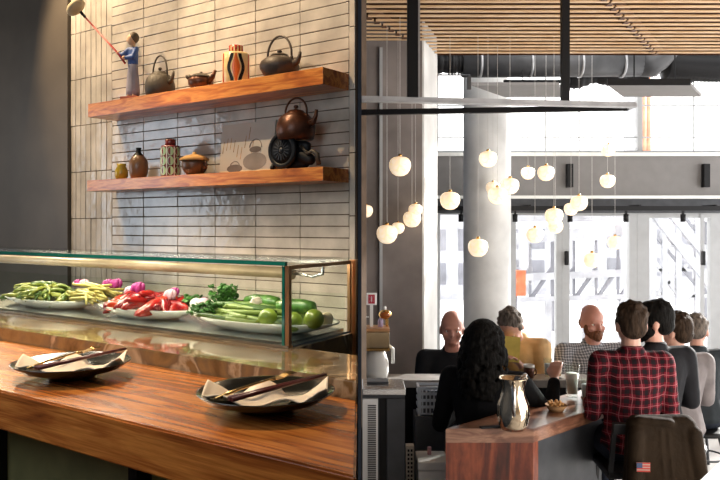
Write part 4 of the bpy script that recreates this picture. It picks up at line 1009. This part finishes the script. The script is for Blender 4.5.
# pendants
m_globe = M('lit_globe', (0.90, 0.80, 0.62), 0.4, var=0.04, vs=25, emit=0)
nt = m_globe.node_tree; bb = nt.nodes['Principled BSDF']
v_ = coords(nt, (1,1,1)); f_ = noise(nt, v_, 22, 3, 1.0)
nt.links.new(ramp(nt, f_, [(0.35,(0.95,0.60,0.32)),(0.62,(1.0,0.86,0.64))]), bb.inputs['Emission Color']); bb.inputs['Emission Strength'].default_value = 0.72
m_globe2 = m_globe
m_cord = M('pale_cord', (0.62,0.60,0.58), 0.6)
PEND = [(400,166,11,'globe pendant hanging alone in front of the upper concrete pillar'),
(366,211,7,'globe pendant partly cut off by the divider'),
(387,234,10.5,'largest globe pendant low in front of the pillar'),
(398,228,6.5,'small globe pendant tucked right of the low large one'),
(412,219,9,'lower globe of the overlapping pair at the pillar edge'),
(415.5,210,7,'upper globe of the overlapping pair at the pillar edge'),
(450,200.5,10,'globe pendant between the pillar and the round column'),
(488,159,9,'highest globe pendant in front of the round column'),
(493,188,7,'smallest globe of the trio across the round column'),
(497.5,195.5,9.5,'lowest globe of the trio across the round column'),
(510,186,9,'rightmost globe of the trio across the round column'),
(528,173,7,'small globe pendant right of the round column'),
(546,173,8.5,'globe pendant left of the first black box light'),
(478,247.5,10,'lowest globe pendant in front of the round column'),
(535,235,8.5,'globe pendant low between round column and window post'),
(554,216,9,'upper globe of the stacked pair at the first window post'),
(555.5,226.5,7.5,'lower globe of the stacked pair at the first window post'),
(571,209,7,'lower left globe of the pair right of the first window post'),
(579,203,8.5,'upper right globe of the pair right of the first window post'),
(607.5,181,7.5,'globe pendant centred on the grey window beam'),
(608.5,150,7,'topmost globe pendant just over the grey beam'),
(615,242.5,7.5,'rightmost low globe pendant before the middle window'),
(592,260,8.5,'lowest globe pendant of all, before the middle window')]
src = None
for i, (px, py, r, lab) in enumerate(PEND):
    Y = min(0.158*F/(2*r), 5.85 if px < 430 else 7.8 if px < 515 else 8.4); Y -= 0.02*(i%3); p = P(px, py, Y); gs = 2*r*Y/F/0.158
    if src is None:
        t = thing('globe_pendant', lab, 'pendant lamp', p, 0, 'cream globe pendants')
        g_ = MB().lathe([(0,-0.074),(0.03,-0.070),(0.055,-0.054),(0.072,-0.028),(0.079,0.0),(0.076,0.028),(0.064,0.050),(0.045,0.062),(0.022,0.066),(0,0.066)], n=28)
        obj('globe', g_, m_globe, t)
        obj('cap', MB().lathe([(0,0.066),(0.016,0.066),(0.013,0.085),(0,0.088)], n=12), m_gold, t)
        t.scale = (gs,)*3; src = t
    else:
        t = src.copy(); C.objects.link(t); t.location = p; t.scale = (gs,)*3; t['label'] = lab
        for ch in src.children:
            if ch.name.startswith('cord'): continue
            c = ch.copy(); C.objects.link(c); c.parent = t
    top = 3.40 if Y < 6.45 and not (Y > 5.95 and px < 435) else 5.0
    obj('cord', MB().tube([(0,0,0.086),(0,0,(top-p.z)/gs)], 0.0016, 6), m_cord, t)

# ================================================================== PEOPLE
def skin(name, c): 
    m = M(name, c, 0.5, var=0.06, vs=12); b = m.node_tree.nodes['Principled BSDF']; b.inputs['Subsurface Weight'].default_value = 0.05; return m
m_skin = skin('skin_light', (0.50,0.27,0.20)); m_skin2 = skin('skin_ruddy', (0.42,0.19,0.14))
def hairm(name, c, st=0.9): return M(name, c, 0.75, var=0.3, vs=60, bs=90, bst=st, scale=(1,1,0.25))
m_hblack = hairm('black_hair', (0.003,0.0025,0.002)); m_hbrown = hairm('brown_hair', (0.030,0.018,0.011)); m_hgrey = hairm('grey_hair', (0.12,0.10,0.085)); m_hred = hairm('reddish_beard', (0.13,0.055,0.03))
m_hgrey2 = hairm('grey_stubble', (0.30,0.27,0.25))
m_jean = M('dark_denim', (0.02,0.024,0.035), 0.8); m_shoe = M('shoe_leather', (0.03,0.02,0.015), 0.4)
m_eye = M('eye_white', (0.7,0.68,0.65), 0.2); m_iris = M('iris', (0.04,0.025,0.015), 0.2)
def rotx(p, a, piv):
    p = Vector(p)-piv; return Matrix.Rotation(a, 3, 'X') @ p + piv
def person(label, px, Y, topy, face, shirt, hair='short', mhair=None, mskin=None, lean=0.0, hp_=0.0, hyaw=0.0, hands=None, sc_=1.0, beard=None, collar=None, roll=0, wide=1.0, Xoff=0, trousers=None, armk=0.93, elb=0.28):
    ztop = P(px, topy, Y).z; k = sc_
    seat = ztop-0.885*k*math.cos(lean)-0.0
    root = thing('person', label, 'person', (P(px,0,Y).x+Xoff, Y, 0), face)
    mskin = mskin or m_skin; mhair = mhair or m_hbrown
    hip = Vector((0,0,0.10)); 
    def up(p): return rotx(p, -lean, hip)                    # lean forward (+y)
    nb = up((0,0.0,0.600))
    Rm = Matrix.Rotation(hyaw, 3, 'Z') @ Matrix.Rotation(-hp_, 3, 'X') @ Matrix.Rotation(roll, 3, 'Y')
    nk = up((0,0.01,0.60))
    def hd(p): return nk + Rm @ (Vector(p)-Vector((0,0.01,0.60)))
    sw = 0.185*wide
    S = {s: up((s*sw, 0.0, 0.550)) for s in (-1, 1)}
    hands = hands or {-1: (-0.22, 0.34, 0.22), 1: (0.22, 0.34, 0.22)}
    E = {}; Wr = {}
    for s in (-1, 1):
        W = Vector(hands[s]); d = W-S[s]; L1, L2 = 0.29, 0.255; l = min(d.length, (L1+L2)*0.985); d.normalize(); W = S[s]+d*l
        a = (L1*L1-L2*L2+l*l)/(2*l); h = math.sqrt(max(0.0004, L1*L1-a*a))
        pref = Vector((s*elb, -0.25, -1)); pe = (pref-d*pref.dot(d)).normalized(); E[s] = S[s]+d*a+pe*h; Wr[s] = W
    K = {s: Vector((s*0.12, 0.43, 0.06)) for s in (-1, 1)}; sh = -(seat/k)+0.0
    An = {s: Vector((s*0.12, 0.40, max(-0.40, sh+0.09))) for s in (-1, 1)}
    def add_head(mb):
        def e(c, r):
            # ellipsoid carried by head rotation
            v = bmesh.ops.create_uvsphere(mb.bm, u_segments=20, v_segments=14, radius=1)['verts']
            bmesh.ops.scale(mb.bm, vec=r, verts=v); bmesh.ops.translate(mb.bm, vec=c, verts=v)
            for q_ in v: q_.co = hd(q_.co)
        e((0,0.000,0.783), (0.078,0.094,0.097)); e((0,-0.01,0.815), (0.068,0.080,0.066)); e((0,0.026,0.725), (0.067,0.068,0.078)); e((0,0.052,0.672), (0.036,0.038,0.030))
        e((0,0.086,0.765), (0.050,0.014,0.012)); e((0,0.100,0.735), (0.012,0.016,0.026)); e((0,0.108,0.722), (0.016,0.016,0.010))
        e((0,0.090,0.694), (0.024,0.012,0.009)); e((0,0.086,0.676), (0.020,0.014,0.012))
        for s in (-1, 1): e((s*0.078,-0.004,0.742), (0.011,0.020,0.032)); e((s*0.042,0.070,0.722), (0.024,0.022,0.022))
    def hand(mb, w_, dr, s):
        dr = dr.normalized(); sd = dr.cross(Vector((0,0,1)))
        if sd.length < 0.1: sd = Vector((1,0,0))
        sd.normalize(); n = sd.cross(dr).normalized()
        if n.z > 0: n = -n           # palm side: down
        pc_ = w_+dr*0.05
        mb.hull([(w_, 0.022), (pc_+sd*0.022+dr*.03, 0.014), (pc_-sd*0.022+dr*.03, 0.014)])
        for i, (o2, L) in enumerate(((0.031,0.062),(0.0105,0.072),(-0.0105,0.068),(-0.031,0.054))):
            b0 = pc_+sd*o2+dr*0.035; b1 = b0+dr*L*0.5+n*0.010; b2 = b1+dr*L*0.34+n*0.026; 
            mb.hull([(b0,0.0098),(b1,0.0090)], 8); mb.hull([(b1,0.0090),(b2,0.0076)], 8)
        th = sd*(-s) if True else sd
        t0 = w_+dr*0.02+th*0.018; t1 = t0+dr*0.030+th*0.026+n*0.008; t2 = t1+dr*0.030+th*0.004+n*0.010
        mb.hull([(t0,0.013),(t1,0.0105)], 8); mb.hull([(t1,0.0105),(t2,0.0088)], 8)
    # continuous body
    b = MB()
    b.hull([(nb-Vector((0,0,0.02)), (0.058,0.058,0.03)), (hd((0,0.01,0.68)), 0.052)])
    b.hull([(hip, (0.15,0.105,0.09)), (up((0,0.01,0.28)), (0.125,0.090,0.08))])
    b.hull([(up((0,0.01,0.28)), (0.125,0.090,0.08)), (up((0,0.01,0.46)), (0.15*wide,0.105,0.09)), (up((0,-0.005,0.545)), (0.165*wide,0.07,0.045))])
    b.hull([(up((0,0,0.565)), (0.12,0.06,0.03)), (nb, (0.055,0.055,0.03))])
    for s in (-1, 1):
        b.hull([(S[s]-Vector((s*.012,0,.012)),0.045),(E[s],0.036)]); b.hull([(E[s],0.038),(Wr[s],0.026)]); hand(b, Wr[s], Wr[s]-E[s], s)
        b.hull([(Vector((s*0.085,0.02,0.09)),0.085),(K[s],0.058)]); b.hull([(K[s],0.056),(An[s],0.036)])
        b.hull([(An[s]+Vector((0,-0.03,-0.055)),0.03),(An[s]+Vector((0,0.12,-0.062)),0.024)]); b.hull([(An[s],0.036),(An[s]+Vector((0,-0.01,-0.05)),0.034)])
    add_head(b)
    def mk(name, mb, m, vox, sm=3):
        o = obj(name, mb, m, root, voxel=vox, sm=sm); o.location = (0,0,seat); o.scale = (k,k,k); return o
    bd = mk('body', b, mskin, 0.0075, 3)
    # eyes
    for s in (-1, 1):
        e_ = MB().ell((0,0,0), 0.0125, None, 12); e_.mi = 1; e_.ell((0,0.0085,0), (0.006,0.005,0.006), None, 10)
        for v in e_.bm.verts: v.co = hd(v.co + Vector((s*0.030,0.0745,0.748)))
        o = obj('eye', e_, [m_eye, m_iris], root); o.location = (0,0,seat); o.scale = (k,k,k)
    # shirt
    t = MB(); g = 0.016
    t.hull([(hip+Vector((0,0,0.0)), (0.165+g,0.12+g,0.07)), (up((0,0.01,0.26)), (0.135+g,0.10+g,0.08))])
    t.hull([(up((0,0.01,0.26)), (0.135+g,0.10+g,0.08)), (up((0,0.012,0.45)), (0.165*wide+g,0.120+g,0.10)), (up((0,-0.008,0.545)), (0.170*wide+g,0.075+g,0.045))])
    t.hull([(up((0,-0.005,0.565)), (0.135*wide,0.07,0.035)), (nb-Vector((0,0,0.005)), (0.066,0.064,0.022))])
    for s in (-1, 1):
        t.hull([(S[s]-Vector((s*.01,0,.005)),0.071),(E[s],0.055*armk)]); cuff = E[s]+(Wr[s]-E[s])*0.90
        t.hull([(E[s],0.053*armk),(cuff,0.038)])
        d_ = (Wr[s]-E[s]).normalized()
        for f_ in (0.25, 0.6): c_ = E[s]+(Wr[s]-E[s])*f_; t.ell(c_, 0.049-0.010*f_)
        c_ = S[s]+(E[s]-S[s])*0.8; t.ell(c_, 0.060*armk)
    # collar
    t.hull([(nb+Vector((0,-0.012,0.0)), (0.070,0.062,0.014)), (nb+Vector((0,-0.016,0.035)), (0.064,0.058,0.010))])
    for s in (-1, 1): t.hull([(nb+Vector((s*0.02,-0.005,-0.012)),(0.05,0.05,0.02)), (S[s]+Vector((-s*0.03,0,0.018)),(0.05,0.055,0.045))])
    mk('shirt', t, shirt, 0.010, 4)
    # trousers
    t = MB(); t.hull([(Vector((0,0,0.09)), (0.165,0.125,0.09)), (Vector((0,0.02,0.07)), (0.17,0.12,0.07))])
    for s in (-1, 1):
        t.hull([(Vector((s*0.088,0.02,0.088)),0.098),(K[s],0.070)]); t.hull([(K[s],0.070),(An[s]+Vector((0,0,0.03)),0.052)])
    mk('trousers', t, trousers or m_jean, 0.012, 3)
    for s in (-1, 1):
        t = MB(); t.hull([(An[s]+Vector((0,-0.035,-0.058)),(0.040,0.040,0.030)),(An[s]+Vector((0,0.125,-0.066)),(0.040,0.045,0.022))]); t.hull([(An[s]+Vector((0,-0.02,-0.04)),0.044),(An[s]+Vector((0,0.03,-0.055)),0.040)])
        mk('shoe', t, m_shoe, 0.010, 2)
    # hair
    def hb(mb, c, r, n=16):
        v = bmesh.ops.create_uvsphere(mb.bm, u_segments=n, v_segments=n//2+2, radius=1)['verts']
        bmesh.ops.scale(mb.bm, vec=r, verts=v); bmesh.ops.translate(mb.bm, vec=c, verts=v)
        for q_ in v: q_.co = hd(q_.co)
    h = MB()
    if hair in ('short', 'full', 'thin'):
        e_ = 0.007 if hair == 'full' else 0.005
        hb(h, (0,-0.012,0.795), (0.079+e_,0.093+e_,0.094+e_)); hb(h, (0,-0.045,0.745), (0.068+e_,0.058+e_,0.066))
        if hair == 'full': hb(h, (0,0.02,0.835), (0.065,0.08,0.05))
        for i in range(26):
            a = random.uniform(0, 6.28); b_ = random.uniform(0.2, 1.45)
            hb(h, (0.078*math.sin(b_)*math.cos(a), -0.012+0.09*math.sin(b_)*math.sin(a)*(1 if math.sin(a) < 0 else 0.9), 0.795+0.092*math.cos(b_)), (0.018,0.018,0.018), 8)
        if hair != 'thin':
            for s in (-1, 1): hb(h, (s*0.072,0.012,0.765), (0.014,0.030,0.035))
    if hair == 'fringe':
        hb(h, (0,-0.050,0.750), (0.074,0.055,0.052))
        for s in (-1, 1): hb(h, (s*0.066,-0.025,0.748), (0.013,0.045,0.028))
    if hair == 'long':
        hb(h, (0,-0.02,0.80), (0.098,0.110,0.100))
        for i in range(520):
            z = random.uniform(0.47, 0.87); f_ = (0.87-z)/0.40
            a = random.uniform(PI*0.93, PI*2.07) if z < 0.78 else random.uniform(0, 2*PI)
            rad = 0.085+0.055*math.sin(min(1, f_*1.25)*PI*0.62)
            if z > 0.8: rad *= math.sqrt(max(0.1, 1-((z-0.79)/0.10)**2)) if z < 0.885 else 0.3
            hb(h, (rad*math.cos(a)*0.97, -0.015+rad*math.sin(a)*0.95, z), (random.uniform(0.011,0.021),)*3, 8)
        hb(h, (0,-0.05,0.66), (0.115,0.085,0.17)); hb(h, (0,-0.03,0.74), (0.108,0.10,0.10))
    if hair != 'bald': mk('hair', h, mhair, 0.0065, 1)
    else: h.bm.free()
    if beard:
        h = MB(); hb(h, (0,0.048,0.680), (0.056,0.056,0.045)); hb(h, (0,0.082,0.664), (0.036,0.030,0.036)); hb(h, (0,0.100,0.704), (0.026,0.012,0.007))
        for s in (-1, 1): hb(h, (s*0.058,0.030,0.710), (0.016,0.032,0.042))
        mk('beard', h, beard, 0.006, 1)
    return root, seat, k, hd
def stool(label, root, seat, k, rz, back=False, mat=None, grp='bar stools under the seated people'):
    sh = seat+0.012*k
    st = thing('bar_stool', label, 'stool', (root.location.x, root.location.y, 0), rz, grp)
    mat = mat or m_black
    obj('seat', MB().lathe([(0,sh-0.045),(0.165,sh-0.045),(0.175,sh-0.03),(0.17,sh-0.012),(0.1,sh-0.008),(0,sh-0.008)], n=28), mat, st)
    for a in (45, 135, 225, 315):
        a = math.radians(a); obj('leg', MB().tube([(0.11*math.cos(a),0.11*math.sin(a),sh-0.046),(0.19*math.cos(a),0.19*math.sin(a),0.0)], 0.012, 8), m_dsteel, st)
    zr = sh*0.35; rr_ = 0.19-0.08*(zr/sh)
    obj('footrest', MB().tube([(rr_*math.cos(2*PI*i/24), rr_*math.sin(2*PI*i/24), zr) for i in range(25)], 0.008, 6, False), m_dsteel, st)
    return st
m_plaid = checks('red_plaid', (0.13,0.010,0.018), (0.012,0.008,0.010), (0.30,0.10,0.11), 0.052, 0.052, 0.07)
m_ging = checks('grey_check', (0.34,0.35,0.38), (0.10,0.105,0.12), (0.5,0.5,0.52), 0.018, 0.018, 0.10)
m_djack = M('dark_jacket', (0.012,0.013,0.016), 0.7, bs=25); m_tan = M('tan_shirt', (0.58,0.38,0.19), 0.8, bs=18); m_blk = M('black_knit', (0.006,0.006,0.007), 0.9, bs=40)
m_gjack = M('grey_jacket', (0.17,0.15,0.15), 0.75, bs=20); m_char = M('charcoal_coat', (0.010,0.010,0.012), 0.75, bs=20); m_slate = M('slate_sweater', (0.025,0.030,0.034), 0.8, bs=20)
ppl = []
# 1 bald man in a dark jacket facing the camera
r1 = person('bald man in a dark jacket sitting left, facing the camera', 452, 5.42, 310, PI-0.12, m_djack, 'fringe', m_hgrey2, m_skin2, hp_=0.0, sc_=1.06, wide=1.03, hands={-1:(-0.14,0.32,0.40),1:(0.14,0.32,0.40)}); ppl.append((r1, 'stool under the bald man in the dark jacket'))
# 2 woman
r2 = person('woman with long curly black hair seen from behind at the bar', 482, 4.15, 322, -0.45, m_blk, 'long', m_hblack, m_skin, lean=0.12, hyaw=-0.2, hands={-1:(-0.20,0.30,0.32),1:(0.33,0.36,0.52)}, wide=1.12, trousers=m_djack); ppl.append((r2, 'stool under the woman with curly black hair'))
# 3 tan man reading
r3 = person('grey haired man in a tan shirt bending over a yellow menu', 524, 5.40, 299, PI-0.55, m_tan, 'short', m_hgrey, m_skin, lean=0.30, hp_=0.85, hands={-1:(-0.10,0.34,0.42),1:(0.10,0.34,0.42)}); ppl.append((r3, 'stool under the man in the tan shirt'))
# 4 bearded man in checked shirt
r4 = person('bearded man in a grey checked shirt facing the camera', 592, 5.42, 304, PI+0.05, m_ging, 'fringe', m_hred, m_skin2, hyaw=0.15, wide=1.15, sc_=1.03, hands={-1:(-0.17,0.30,0.36),1:(0.17,0.30,0.36)}, beard=m_hred); ppl.append((r4, 'stool under the man in the checked shirt'))
# 5 plaid man
r5 = person('man in a red and black plaid shirt seen from behind', 633, 3.93, 302, -0.05, m_plaid, 'short', m_hbrown, m_skin, lean=0.06, hands={-1:(-0.17,0.28,0.27),1:(0.19,0.28,0.25)}, wide=0.96, sc_=0.96, armk=0.88, elb=0.16)
# 6 black hair profile
r6 = person('man with black hair and beard in a dark coat looking left', 657, 4.28, 301, 0.15, m_char, 'full', m_hblack, m_skin, lean=0.05, hyaw=1.0, beard=m_hblack, hands={-1:(-0.20,0.28,0.32),1:(0.2,0.3,0.25)}, wide=1.1, sc_=0.97); ppl.append((r6, 'stool under the man with black hair and beard'))
r7 = person('man with receding brown hair in a grey jacket near the right edge', 679, 5.0, 313, 0.1, m_gjack, 'short', m_hbrown, m_skin, lean=0.05, hyaw=0.5, wide=1.1); ppl.append((r7, 'stool under the man in the grey jacket'))
r8 = person('grey brown haired person in a slate sweater at the right edge', 703, 5.75, 316, 0.15, m_slate, 'full', m_hgrey, m_skin, lean=0.15, hyaw=-0.6, hp_=0.3); ppl.append((r8, 'stool under the person at the far right'))
for (r, seat, k, hd), lab in ppl: stool(lab, r, seat, k, r.rotation_euler.z)
# menu in the reading man's hands
rt, seat, k, hd = r3
mp_ = Vector((0.02, 0.36, seat+0.44)); mw = Matrix.Translation(rt.location) @ Matrix.Rotation(rt.rotation_euler.z, 4, 'Z')
mn = obj('menu_sheet', MB().box((0,0,0), (0.145,0.003,0.17), None), M('yellow_paper', (0.62,0.48,0.12), 0.8), None, P(509,349,5.03)); mn.rotation_euler = (-0.20, 0.06, -0.2); tag(mn, 'yellow menu held up by the man in the tan shirt', 'menu')

# chair with jacket for the plaid man
rt, seat, k, hd = r5
ch = thing('bar_chair', 'dark bar chair under the plaid shirted man', 'chair', (rt.location.x, rt.location.y, 0), -0.05)
sh = seat+0.012*k
obj('seat', MB().box((0,0,sh-0.03), (0.36,0.36,0.04), None, 0.012), m_black, ch)
for sx_ in (-1, 1):
    for sy_ in (-1, 1): obj('leg', MB().bar((sx_*0.15, sy_*0.15, sh-0.05), (sx_*0.18, sy_*0.19, 0), 0.025), m_black, ch)
    obj('back_post', MB().bar((sx_*0.165, -0.168, sh-0.012), (sx_*0.17, -0.26, sh+0.26), 0.022), m_black, ch)
obj('back_rail', MB().box((0,-0.262,sh+0.235), (0.36,0.022,0.06), (0.25,0,0), 0.005), m_black, ch)
obj('stretcher', MB().bar((-0.165,-0.17,0.3),(0.165,-0.17,0.3),0.018).bar((-0.165,0.17,0.3),(0.165,0.17,0.3),0.018), m_black, ch)
# jacket draped over the chair back
jz = sh+0.27
jk = thing('brown_jacket', 'brown work jacket with a small flag patch hung on the chair back', 'jacket', (rt.location.x+0.035, rt.location.y-0.27, 0), -0.05)
jm = MB()
jm.hull([((-0.13,0,jz),(0.05,0.05,0.035)), ((0.13,0,jz+0.005),(0.05,0.05,0.035))])
jm.hull([((-0.14,-0.01,jz-0.01),(0.05,0.05,0.04)), ((0.14,-0.01,jz-0.01),(0.05,0.05,0.04)), ((0.17,-0.03,jz-0.42),(0.05,0.05,0.05)), ((-0.17,-0.03,jz-0.42),(0.05,0.05,0.05))])
jm.hull([((-0.15,-0.055,jz-0.05),(0.045,0.04,0.045)), ((-0.17,-0.075,jz-0.30),(0.04,0.04,0.045))])
jm.hull([((0.16,-0.045,jz-0.05),(0.05,0.04,0.045)), ((0.21,-0.05,jz-0.34),(0.04,0.04,0.045))])
for x, w_, dx in ((-0.02,0.012,0.02),(0.02,0.010,0.03),(0.10,0.016,0.05)):
    jm.hull([((x,-0.056,jz-0.03),(w_,0.010,0.02)), ((x+dx,-0.072,jz-0.40),(w_,0.012,0.02))])
jm.hull([((-0.12,-0.04,jz+0.02),(0.04,0.03,0.02)), ((0.02,-0.05,jz+0.012),(0.04,0.03,0.02))])
obj('jacket_body', jm, M('brown_canvas', (0.017,0.010,0.005), 0.85, bs=30, bst=0.5), jk, voxel=0.008, sm=3)
jk.scale = (0.90,1,1); fl = MB(); fw, fh = 0.070, 0.044; fx_, fz_ = -0.135, jz-0.185
fl.mi = 0; fl.box((fx_,0,fz_), (fw,0.004,fh))
fl.mi = 1
for i in range(0, 7, 2): fl.box((fx_,-0.0025,fz_-fh/2+fh*(i+0.5)/7), (fw,0.002,fh/7))
fl.mi = 2; fl.box((fx_-fw*0.30,-0.0035,fz_+fh*0.2), (fw*0.42,0.003,fh*0.56))
obj('flag_patch', fl, [M('flag_cream', (0.36,0.28,0.24), 0.8), M('flag_red', (0.40,0.05,0.04), 0.8), M('flag_blue', (0.05,0.07,0.13), 0.8)], jk).location = (0,-0.121,0)
# table corner at bottom right
tb = thing('round_table_edge', 'white table showing one edge at the bottom right', 'table', (2.1, 3.1, 0))
obj('tabletop', MB().prism([(-0.80,-0.14),(-0.10,-0.60),(0.40,-0.10),(-0.38,0.37)], 0.80, 0.83, 0.004), m_white, tb)
for x, y in ((-0.70,-0.13),(-0.12,-0.52),(0.30,-0.10),(-0.38,0.28)): obj('leg', MB().bx(x-0.02,x+0.02,y-0.02,y+0.02,0,0.799), m_steel, tb)
tb.name = 'white_table'

# ================================================================== LIGHTS
def area(name, loc, target, size, energy, color, sy=None):
    l = bpy.data.lights.new(name, 'AREA'); l.energy = energy; l.color = color; l.size = size
    if sy: l.shape = 'RECTANGLE'; l.size_y = sy
    o = bpy.data.objects.new(name, l); C.objects.link(o); o.location = loc
    o.rotation_euler = (Vector(target)-Vector(loc)).to_track_quat('-Z', 'Y').to_euler(); return o
def spot(name, loc, target, energy, color, ang, blend=0.4, r=0.04):
    l = bpy.data.lights.new(name, 'SPOT'); l.energy = energy; l.color = color; l.spot_size = math.radians(ang); l.spot_blend = blend; l.shadow_soft_size = r
    o = bpy.data.objects.new(name, l); C.objects.link(o); o.location = loc
    o.rotation_euler = (Vector(target)-Vector(loc)).to_track_quat('-Z', 'Y').to_euler(); return o
WARM = (1.0, 0.74, 0.45)
spot('spot_wall_left', LW(-5.55, 2.65, 3.2), LW(-4.75, 3.56, 0.6), 400, WARM, 62, 0.7, 0.03)
spot('spot_wall_right', LW(-3.95, 2.60, 3.2), LW(-3.1, 3.56, 0.6), 340, WARM, 60, 0.8, 0.03)
spot('spot_figurine', LW(-5.9, 1.6, 3.1), LW(-4.75, 3.56, 1.15), 330, WARM, 46, 0.4, 0.02)
spot('spot_kettle', LW(-4.1, 1.6, 3.1), LW(-3.15, 3.56, 1.15), 280, WARM, 44, 0.5, 0.02)
spot('spot_counter', LW(-4.6, 2.2, 1.1), LW(-1.6, 1.15, -0.37), 330, (1.0, 0.78, 0.50), 60, 0.6, 0.05)
spot('spot_place_settings', LW(-2.2, 0.9, 1.6), LW(-1.75, 1.12, Hc), 190, (1.0, 0.80, 0.56), 62, 0.7, 0.06)
area('case_top_fill', LW(-2.4, 1.70, ZG+0.5), LW(-2.3, 1.70, ZB), 0.25, 9, (1.0, 0.88, 0.68))  # added fill from above to brighten the platters, no fixture there
area('lower_wall_fill', LW(-3.2, 2.5, 0.05), LW(-3.0, 3.56, -0.55), 2.6, 8, (1.0, 0.80, 0.56), 0.2)  # added unseen fill that brightens the lower tiled wall behind the case
bpy.data.lights['lower_wall_fill'].spread = 1.3
area('case_inner_fill', LW(-2.5, 1.60, ZG-0.02), LW(-2.5, 1.72, ZB), 2.2, 4.5, (1.0, 0.90, 0.70), 0.03)  # added fill under the top glass, brightens the case inside
area('left_fill', LW(-2.2, -0.6, 1.2), LW(-2.8, 2.5, 0.0), 1.6, 34, (0.80, 0.90, 1.0))
area('right_fill', (2.6, 0.6, 3.2), (2.0, 5.0, 1.2), 3.0, 32, (1.0, 0.98, 0.96))
area('right_ceiling_wash', (2.6, 2.5, 1.2), (2.2, 5.2, 3.4), 2.0, 70, (1.0, 0.93, 0.84))
sl2 = bpy.data.lights.new('sun', 'SUN'); sl2.energy = 13; sl2.angle = 0.03; sl2.color = (1.0, 0.97, 0.92)
area('tile_sheen_fill', LW(-8.0, 0.4, 0.5), LW(-4.6, 3.56, 0.6), 1.3, 45, (0.75, 0.87, 1.0), 2.0)  # added cool area light for glossy streaks on the tiles, no opening there
so = bpy.data.objects.new('sun', sl2); C.objects.link(so); so.rotation_euler = (-Vector((9, 7.5, 4.0))).to_track_quat('-Z', 'Y').to_euler()
